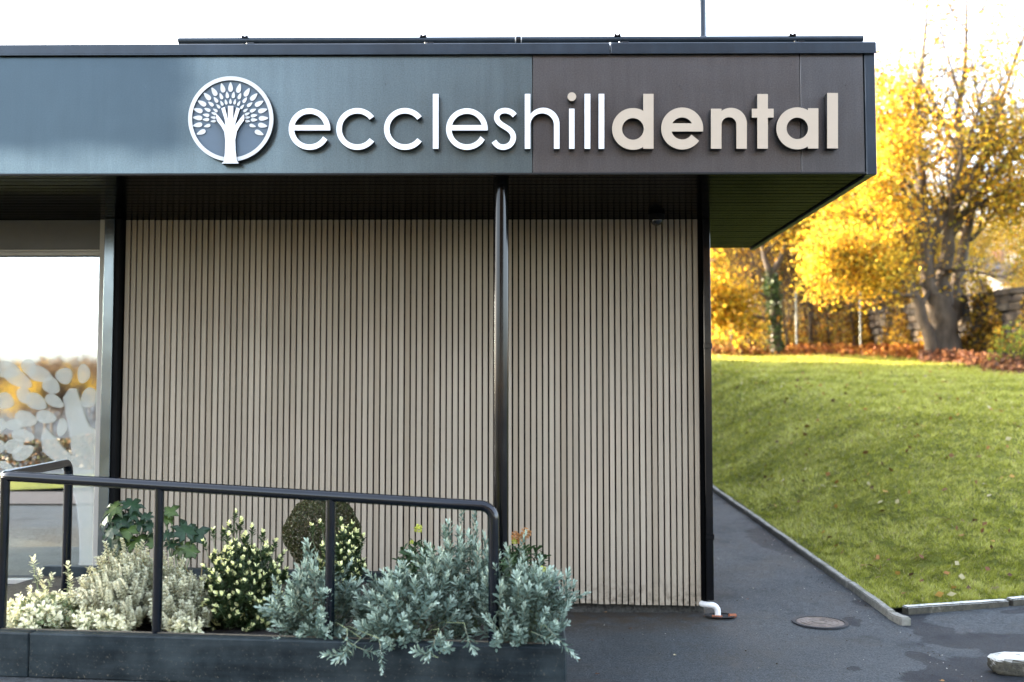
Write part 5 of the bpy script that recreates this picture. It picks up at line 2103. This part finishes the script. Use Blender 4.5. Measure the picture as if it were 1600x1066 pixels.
WG = 'autumn trees in the wood beyond the lawn'
for i in range(26):
    y = 80 + 18 * ((i * 7) % 5) / 5
    x = y * (0.14 + 0.50 * i / 25)
    tree_copy((i * 3) % 5, x, y, 4.2, i * 1.3, 1.15 + 0.1 * (i % 3), 'distant golden tree far back in the wood, behind the nearer trunks', 'distant trees at the back of the wood', 'golden_tree')
pos = []
r2 = random.Random(99)
tries = 0
while len(pos) < 64 and tries < 6000:
    tries += 1
    y = r2.uniform(36.5, 58)
    x = y * r2.uniform(0.13, 0.62)
    if all((x - a) ** 2 + (y - b_) ** 2 > 2.1 ** 2 for a, b_ in pos):
        pos.append((x, y))
for i, (x, y) in enumerate(pos):
    px = 815 + x / y * 1555
    if 1512 < px < 1618:
        continue
    s_ = r2.uniform(0.70, 1.05) * (1.0 if px < 1390 else 0.66)
    tree_copy(r2.randrange(5), x, y, 3.05, r2.uniform(0, 6.28), s_, 'slender yellow leaved tree in the blurred wood beyond the lawn', WG)
for i in range(30):
    y = r2.uniform(35.6, 41)
    x = y * r2.uniform(0.18, 0.41)
    tree_copy(6, x, y, 2.9, r2.uniform(0, 6.28), r2.uniform(0.55, 0.85), 'nearly bare dark sapling at the front of the wood behind the wire fence', 'bare saplings behind the fence', 'bare_sapling')
# trees behind the photographer, mirrored in fascia and glass
BGp = [(-1.5, -36, 1.9, 5), (-4.0, -30, 1.45, 5), (-0.5, -27, 1.7, 5), (-6.5, -34, 1.3, 5), (4.5, -27, 1.75, 0), (10.5, -30, 1.8, 3), (16, -27, 1.7, 1), (22, -31, 1.8, 4), (1.5, -34, 1.5, 1), (13, -38, 2.1, 0), (8, -24, 1.4, 2)]
for i, (x, y, s_, k) in enumerate(BGp):
    tree_copy(5, x, y, 0, r2.uniform(0, 6.28), s_, 'tall thinly leaved tree across the car park, mirrored in the fascia', 'trees across the car park', 'thinning_tree')
for i in range(34):
    y = -r2.uniform(24, 75)
    x = -r2.uniform(0.34, 0.60) * (14.64 - y)
    tree_copy((0, 5, 2, 5, 3)[r2.randrange(5)], x, y, -0.1, r2.uniform(0, 6.28), r2.uniform(0.15, 0.21) * (1 + abs(y) / 60), 'small golden tree in the valley, mirrored in the window glass', 'trees mirrored in the window', 'golden_tree')

# the big many-stemmed tree
bt = Tree(5)
BY = 30.0


def pp(lst, dy0=0.0):
    return [P(a, b_, BY + c) for a, b_, c in lst]


stems = [
    ([(1476, 556, 0), (1474, 520, 0), (1470, 490, 0), (1466, 466, 0)], [0.72, 0.56, 0.50, 0.48], 0),
    ([(1458, 552, -0.3), (1448, 515, -0.3), (1436, 478, -0.2), (1424, 446, 0), (1412, 415, 0), (1396, 380, 0), (1376, 350, 0.2), (1352, 325, 0.3)], [0.30, 0.24, 0.22, 0.19, 0.15, 0.11, 0.08, 0.04], 1),
    ([(1464, 480, 0), (1452, 446, 0), (1446, 410, 0), (1446, 370, 0), (1441, 310, 0), (1438, 250, 0), (1430, 190, 0.2), (1438, 120, 0.3), (1446, 50, 0.3), (1450, -20, 0.3)], [0.34, 0.28, 0.26, 0.24, 0.20, 0.17, 0.13, 0.09, 0.06, 0.03], 1),
    ([(1474, 480, 0), (1473, 440, 0.2), (1480, 400, 0.2), (1486, 350, 0.2), (1497, 300, 0.3), (1499, 240, 0.3), (1497, 180, 0.3), (1508, 110, 0.4), (1510, 40, 0.4), (1512, -40, 0.4)], [0.36, 0.30, 0.27, 0.23, 0.20, 0.16, 0.12, 0.09, 0.06, 0.03], 1),
    ([(1488, 500, 0.3), (1494, 440, 0.6), (1508, 380, 0.9), (1520, 310, 1.0), (1538, 240, 1.2), (1560, 170, 1.3), (1580, 110, 1.4), (1604, 50, 1.4)], [0.32, 0.25, 0.20, 0.17, 0.14, 0.10, 0.07, 0.04], 1),
    ([(1430, 462, -0.2), (1404, 460, -0.6), (1366, 448, -1.0), (1335, 430, -1.3), (1308, 418, -1.5)], [0.11, 0.09, 0.07, 0.05, 0.02], 2),
    ([(1421, 442, 0), (1394, 433, -0.5), (1368, 424, -0.8), (1340, 405, -1.2), (1310, 396, -1.4)], [0.10, 0.08, 0.06, 0.04, 0.02], 2),
    ([(1486, 348, 0.2), (1512, 326, -0.2), (1547, 310, -0.6), (1598, 297, -0.9), (1640, 280, -1)], [0.14, 0.11, 0.08, 0.05, 0.02], 2),
    ([(1474, 424, 0.1), (1500, 420, -0.5), (1540, 428, -1), (1580, 436, -1.2)], [0.10, 0.08, 0.05, 0.02], 2),
    ([(1497, 290, 0.3), (1530, 255, 0.4), (1560, 225, 0.6), (1600, 190, 0.8), (1640, 160, 1)], [0.13, 0.10, 0.08, 0.05, 0.02], 2),
    ([(1446, 380, 0), (1425, 330, -0.5), (1405, 280, -0.8), (1392, 240, -1), (1378, 200, -1)], [0.13, 0.10, 0.08, 0.05, 0.02], 2),
    ([(1438, 260, 0), (1412, 225, 0.3), (1398, 180, 0.5), (1385, 120, 0.6)], [0.09, 0.07, 0.05, 0.02], 2),
    ([(1440, 300, 0.1), (1428, 270, 0.6), (1424, 200, 0.9), (1415, 120, 1)], [0.16, 0.13, 0.09, 0.04], 2),
]
for lst, rad, lv in stems:
    pts = pp(lst)
    fine = []
    fr = []
    for i in range(len(pts) - 1):
        for j in range(3):
            fine.append(pts[i].lerp(pts[i + 1], j / 3) + Vector((bt.r.uniform(-1, 1), bt.r.uniform(-1, 1), 0)) * rad[i] * 0.12)
            fr.append(0.74 * (rad[i] + (rad[i + 1] - rad[i]) * j / 3))
    fine.append(pts[-1])
    fr.append(0.74 * rad[-1])
    bt.wood.tube(fine, fr, 10, False)
    if lv:
        L_ = sum((pts[i + 1] - pts[i]).length for i in range(len(pts) - 1))
        bt.kids(fine, fr, min(L_ * 0.62, 5.0), 1, 3, 0.06, 12 if lv == 1 else 9, 0.10, 0.20, 0.22)
bpz = lz(P(1472, 548, BY).x, BY)
bx = P(1472, 548, BY).x


def keep(A):
    z = A[:, 2]
    k = np.clip(1.15 - (z - 6.0) / 6.5, 0.20, 1.0)
    # bare wood round the bole, leaves start above it
    bole = np.exp(-((A[:, 0] - bx) / 1.6) ** 2) * (z < 7.2)
    qx_ = 815 + A[:, 0] / A[:, 1] * 1555
    qz_ = 618 - (z - 1.6) / A[:, 1] * 1555
    gap = (np.abs(qx_ - 1572) < 45) & (np.abs(qz_ - 440) < 32)
    return np.where(z < 4.6, 0.05, k) * (1 - 0.93 * bole) * np.where(gap, 0.03, 1.0)


root = thing('sycamore_tree', 'large many stemmed tree with thick grey trunk and golden leaves at the lawn edge', 'tree', (bx, BY, bpz))
cr = bt.leaves(40000, 0.27, 0.105, YEL, 900, keep)
wm = bt.wood.mesh('trunk', 'bark', True)
for nm, me_ in (('trunk', wm), ('crown', cr)):
    o = link(nm, me_, root)
    o.location = (-bx, -BY, -bpz)

# ivy-clad tree
it = Tree(17)
IY = 34.0
pts = [P(a, b_, IY) for a, b_ in ((1214, 556), (1212, 520), (1210, 480), (1206, 450), (1204, 430))]
it.wood.tube(pts, [0.20, 0.17, 0.16, 0.15, 0.14], 10, False)
for lst, rad in (([(1204, 432, 0), (1194, 400, 0), (1186, 360, 0.2), (1176, 320, 0.3)], [0.12, 0.09, 0.06, 0.03]),
                 ([(1205, 430, 0), (1222, 400, 0), (1232, 370, 0), (1238, 330, 0), (1240, 290, 0)], [0.12, 0.09, 0.07, 0.05, 0.02]),
                 ([(1206, 500, 0), (1180, 494, -0.3), (1150, 480, -0.6), (1120, 470, -0.8)], [0.06, 0.045, 0.03, 0.015]),
                 ([(1206, 470, 0), (1175, 452, -0.3), (1140, 448, -0.6), (1112, 440, -0.8)], [0.07, 0.05, 0.03, 0.015])):
    pts2 = [P(a, b_, IY + c) for a, b_, c in lst]
    it.wood.tube(pts2, rad, 7, False)
    L_ = sum((pts2[i + 1] - pts2[i]).length for i in range(len(pts2) - 1))
    it.kids(pts2, rad, L_ * 0.9, 1, 3, 0.05, 7, 0.1, 0.2, 0.3)
ibx, ibz = pts[0].x, lz(pts[0].x, IY)
root = thing('ivy_clad_tree', 'yellow tree whose dark forked trunk is wrapped in ivy, behind the left of the lawn', 'tree', (ibx, IY, ibz))
cr = it.leaves(9000, 0.26, 0.14, YEL, 901)
wm = it.wood.mesh('trunk', 'bark_dark', True)
for nm, me_ in (('trunk', wm), ('crown', cr)):
    o = link(nm, me_, root)
    o.location = (-ibx, -IY, -ibz)
g = np.random.default_rng(8)
N = 3200
tt = g.random(N) * (len(pts) - 1)
ii = np.minimum(tt.astype(int), len(pts) - 2)
PA_ = np.array([tuple(p) for p in pts])
Cv = PA_[ii] * (1 - (tt - ii))[:, None] + PA_[ii + 1] * (tt - ii)[:, None] + g.normal(0, 0.12, (N, 3))
V = leaf_quads(Cv - np.array([ibx, IY, ibz]), 0.10, 0.08, 12)
tc = np.array([[0.035, 0.065, 0.015]]) * g.uniform(0.5, 1.9, (N, 1))
o = link('ivy', np_mesh('ivy', V, 4, 'plant_leaf', np.repeat(tc, 4, 0)), root)
o['kind'] = 'stuff'

# undergrowth between the trunks
g = np.random.default_rng(31)
N = 46000
Yu = g.uniform(36, 46, N)
Xu = Yu * g.uniform(0.15, 0.46, N)
Zu = 3.1 + g.random(N) ** 1.5 * (1.6 + 1.0 * np.sin(Xu * 1.7) + 0.5 * np.sin(Xu * 4.1 + Yu)).clip(0.5, 3)
V = leaf_quads(np.stack([Xu, Yu, Zu], 1), 0.13, 0.09, 13)
uc = np.array([(0.46, 0.26, 0.04), (0.36, 0.17, 0.04), (0.50, 0.36, 0.06), (0.22, 0.14, 0.05), (0.30, 0.28, 0.06)])
o = link('undergrowth', np_mesh('undergrowth', V, 4, 'autumn_leaf', np.repeat(uc[g.integers(0, 5, N)] * g.uniform(0.6, 1.2, (N, 1)), 4, 0)))
tag(o, 'tangled orange and brown undergrowth between the woodland trunks', 'undergrowth', None, 'stuff')

# yellow-green bush at the right edge
by = Tree(44)
bp = P(1592, 575, 24.5)
for i in range(7):
    a = by.r.uniform(0, 6.28)
    by.grow(Vector((0, 0, 0)), Vector((math.cos(a) * 0.4, math.sin(a) * 0.4, 1)), by.r.uniform(0.5, 0.95), 0.014, 1, 3, 0.0, 4, 0.05, 0.2)
root = thing('lime_bush', 'loose lime yellow bush in front of the stone wall at the right edge', 'bush', (bp.x, 24.5, lz(bp.x, 24.5)))
cr = by.leaves(420, 0.09, 0.085, [(0.22, 0.25, 0.03), (0.14, 0.19, 0.03), (0.28, 0.28, 0.04)], 902)
link('stems', by.wood.mesh('stems', 'bark_dark', True), root)
link('foliage', cr, root)['kind'] = 'stuff'

# ------------------------------------------------------------------ stone wall
sw_ = thing('stone_wall', 'old rough stone garden wall behind the big tree, patched with sunlight', 'wall', (14, 32, 3.0))
pL_, pR_ = P(1335, 520, 36.5), P(1700, 520, 25.5)
wv = Vector((pR_.x - pL_.x, pR_.y - pL_.y, 0))
wlen = wv.length
wd = wv.normalized()
wa = math.atan2(wd.y, wd.x)


def rubble(seed):
    bm = bmesh.new()
    bmesh.ops.create_cube(bm, size=1)
    bmesh.ops.bevel(bm, geom=bm.edges[:], offset=0.13, segments=1, affect='EDGES')
    for v in bm.verts:
        v.co += mnoise.noise_vector(v.co * 2.3 + Vector((seed * 7.1, 0, 0))) * 0.07
    me = bpy.data.meshes.new('stone')
    bm.to_mesh(me)
    bm.free()
    me.materials.append(M['wall_stone'])
    return me


rub = [rubble(i) for i in range(6)]
r3 = random.Random(3)
b = MB()
z0w = 2.7
b.box(0, wlen, 0.10, 0.42, 0, 1.75)
o = link('wall_core', b.mesh('wall_core', 'hole_dark'), sw_, Vector((pL_.x, pL_.y, z0w)) - sw_.location)
o.rotation_euler.z = wa
u = 0
ns = 0
row = 0
z = 0.15
while z < 1.85 and ns < 296:
    hh = r3.uniform(0.20, 0.27)
    u = r3.uniform(-0.2, 0)
    while u < wlen and ns < 296:
        ww = r3.uniform(0.38, 0.75)
        o = link('stone', rub[r3.randrange(6)], sw_)
        cpt = Vector((pL_.x, pL_.y, 0)) + wd * (u + ww / 2) + Vector((-wd.y, wd.x, 0)) * (0.12 + r3.uniform(-0.03, 0.03))
        o.location = Vector((cpt.x, cpt.y, z0w + z + hh / 2 + r3.uniform(-0.02, 0.02))) - sw_.location
        o.rotation_euler = (r3.uniform(-0.05, 0.05), r3.uniform(-0.05, 0.05), wa)
        o.scale = (ww * 0.97, 0.34, hh * 0.95)
        u += ww
        ns += 1
    z += hh

g = np.random.default_rng(66)
N = 11000
uu = g.random(N)
cl_ = 0.5 + 0.5 * np.sin(uu * 23) * np.sin(uu * 7 + 1)
keep_ = g.random(N) < 0.25 + 0.75 * cl_
uu = uu[keep_]
N = len(uu)
hz_ = 2.6 + g.random(N) ** 1.2 * (1.2 + 0.9 * np.sin(uu * 31))
off = g.normal(-0.12, 0.10, N)
C = np.stack([pL_.x + wd.x * wlen * uu - wd.y * off * 1.0, pL_.y + wd.y * wlen * uu + wd.x * off, hz_ + 0.3], 1)
V = leaf_quads(C - np.array([14, 32, 3.0]), 0.13, 0.10, 15)
uc = np.array([(0.12, 0.09, 0.02), (0.56, 0.38, 0.05), (0.50, 0.30, 0.04), (0.25, 0.13, 0.03)])
o = link('dapple_creeper', np_mesh('dapple_creeper', V, 4, 'autumn_leaf', np.repeat(uc[g.integers(0, 4, N)] * g.uniform(0.6, 1.3, (N, 1)), 4, 0)), sw_)  # creeper added over the stones; its gold leaves stand in for sun dapples
o['kind'] = 'stuff'

# ------------------------------------------------------------------ fence
fn = thing('mesh_fence', 'thin wire fence on pale posts between the lawn and the wood', 'fence', (9, 35.6, 3.0))
fp = [(1143, 553, 462, 36.2), (1245, 548, 455, 35.2), (1345, 541, 448, 34.2), (1042, 556, 470, 37.2)]
fp.sort()
tops = []
for px, pb, pt, Y in fp:
    bb_, tt_ = P(px, pb, Y), P(px, pt, Y)
    b = MB()
    b.tube([(bb_.x, Y, min(bb_.z, 2.9)), (bb_.x, Y, tt_.z)], 0.033, 10)
    part(b, 'post', 'post_metal', fn)
    tops.append((bb_.x, Y, 3.0, tt_.z))
b = MB()
for i in range(len(tops) - 1):
    a, c = tops[i], tops[i + 1]
    for k in range(9):
        f = k / 8
        b.tube([(a[0], a[1] - 0.05, a[2] + 0.05 + (a[3] - a[2] - 0.1) * f), (c[0], c[1] - 0.05, c[2] + 0.05 + (c[3] - c[2] - 0.1) * f)], 0.004, 3, False)
o = part(b, 'wire', 'post_metal', fn)
o['kind'] = 'stuff'


# ------------------------------------------------------------------ houses
def house(name, label, x, y, z, w, d, h, rh, rot, wallm, roofm):
    root = thing(name, label, 'house', (x, y, z))
    root.rotation_euler.z = rot
    b = MB()
    b.box(-w / 2, w / 2, -d / 2, d / 2, 0, h)
    b.add([(-w / 2, -d / 2, h), (w / 2, -d / 2, h), (0, -d / 2, h + rh), (-w / 2, d / 2, h), (w / 2, d / 2, h), (0, d / 2, h + rh)], [(0, 1, 2), (3, 5, 4)])
    link('wall', b.mesh('wall', wallm), root)
    b = MB()
    t_ = 0.15
    e = 0.3
    for s_ in (-1, 1):
        x0, z0 = s_ * (w / 2 + e), h - e * rh / (w / 2)
        b.add([(x0, -d / 2 - e, z0 + 0.01), (0, -d / 2 - e, h + rh + 0.01), (0, d / 2 + e, h + rh + 0.01), (x0, d / 2 + e, z0 + 0.01),
               (x0, -d / 2 - e, z0 + t_), (0, -d / 2 - e, h + rh + t_), (0, d / 2 + e, h + rh + t_), (x0, d / 2 + e, z0 + t_)],
              [(0, 1, 2, 3), (4, 7, 6, 5), (0, 4, 5, 1), (1, 5, 6, 2), (2, 6, 7, 3), (3, 7, 4, 0)])
    rf = link('roof', b.mesh('roof', roofm), root)
    b = MB()
    b.box(-0.35, 0.35, d / 4 - 0.3, d / 4 + 0.3, h + rh * 0.7, h + rh + 0.9, 0.02)
    c = link('chimney', b.mesh('chimney', 'orange_brick'), rf)
    for sx in (-0.28, 0.28):
        for zz in (0.9, h - 1.3):
            if zz < 0.5:
                continue
            b = MB()
            b.box(sx * w - 0.5, sx * w + 0.5, -d / 2 - 0.03, -d / 2 + 0.02, zz, zz + 1.1, 0.01)
            wn_ = link('window', b.mesh('window', 'white_plastic'), root)
            b = MB()
            b.box(sx * w - 0.42, sx * w + 0.42, -d / 2 - 0.045, -d / 2 - 0.031, zz + 0.08, zz + 1.02)
            link('pane', b.mesh('pane', 'camera_dome'), wn_)
    return root


hp = P(1574, 452, 70)
house('white_house', 'sunlit white gabled house glimpsed beyond the stone wall', hp.x, 73, hp.z - 4.6, 5.6, 7, 5.0, 2.0, R(-52), 'white_render', 'roof_slate')

# clipped hedge beyond the verge, mirrored in the glass
g = np.random.default_rng(91)
N = 16000
hx = g.uniform(-14, -4.2, N)
hyy = g.uniform(-6.1, -5.2, N)
hzz = g.random(N) ** 0.7 * (0.78 + 0.10 * np.sin(hx * 2.1))
V = leaf_quads(np.stack([hx + 9, hyy + 5.6, hzz], 1), 0.07, 0.055, 92)
uc = np.array([(0.06, 0.05, 0.03), (0.10, 0.07, 0.03), (0.16, 0.08, 0.03), (0.05, 0.06, 0.02)])
hd = thing('low_hedge', 'low dark brown hedge beyond the grass verge, mirrored in the window glass', 'hedge', (-9, -5.6, 0))
o = link('foliage', np_mesh('foliage', V, 4, 'plant_leaf', np.repeat(uc[g.integers(0, 4, N)] * g.uniform(0.6, 1.3, (N, 1)), 4, 0)), hd)
o['kind'] = 'stuff'
b = MB()
for i in range(40):
    x = -4.9 + i * 0.245
    b.tube([(x, 0, 0), (x + rng.uniform(-0.1, 0.1), rng.uniform(-0.2, 0.2), 0.6)], [0.015, 0.006], 4, False)
link('stems', b.mesh('stems', 'bark_dark'), hd)
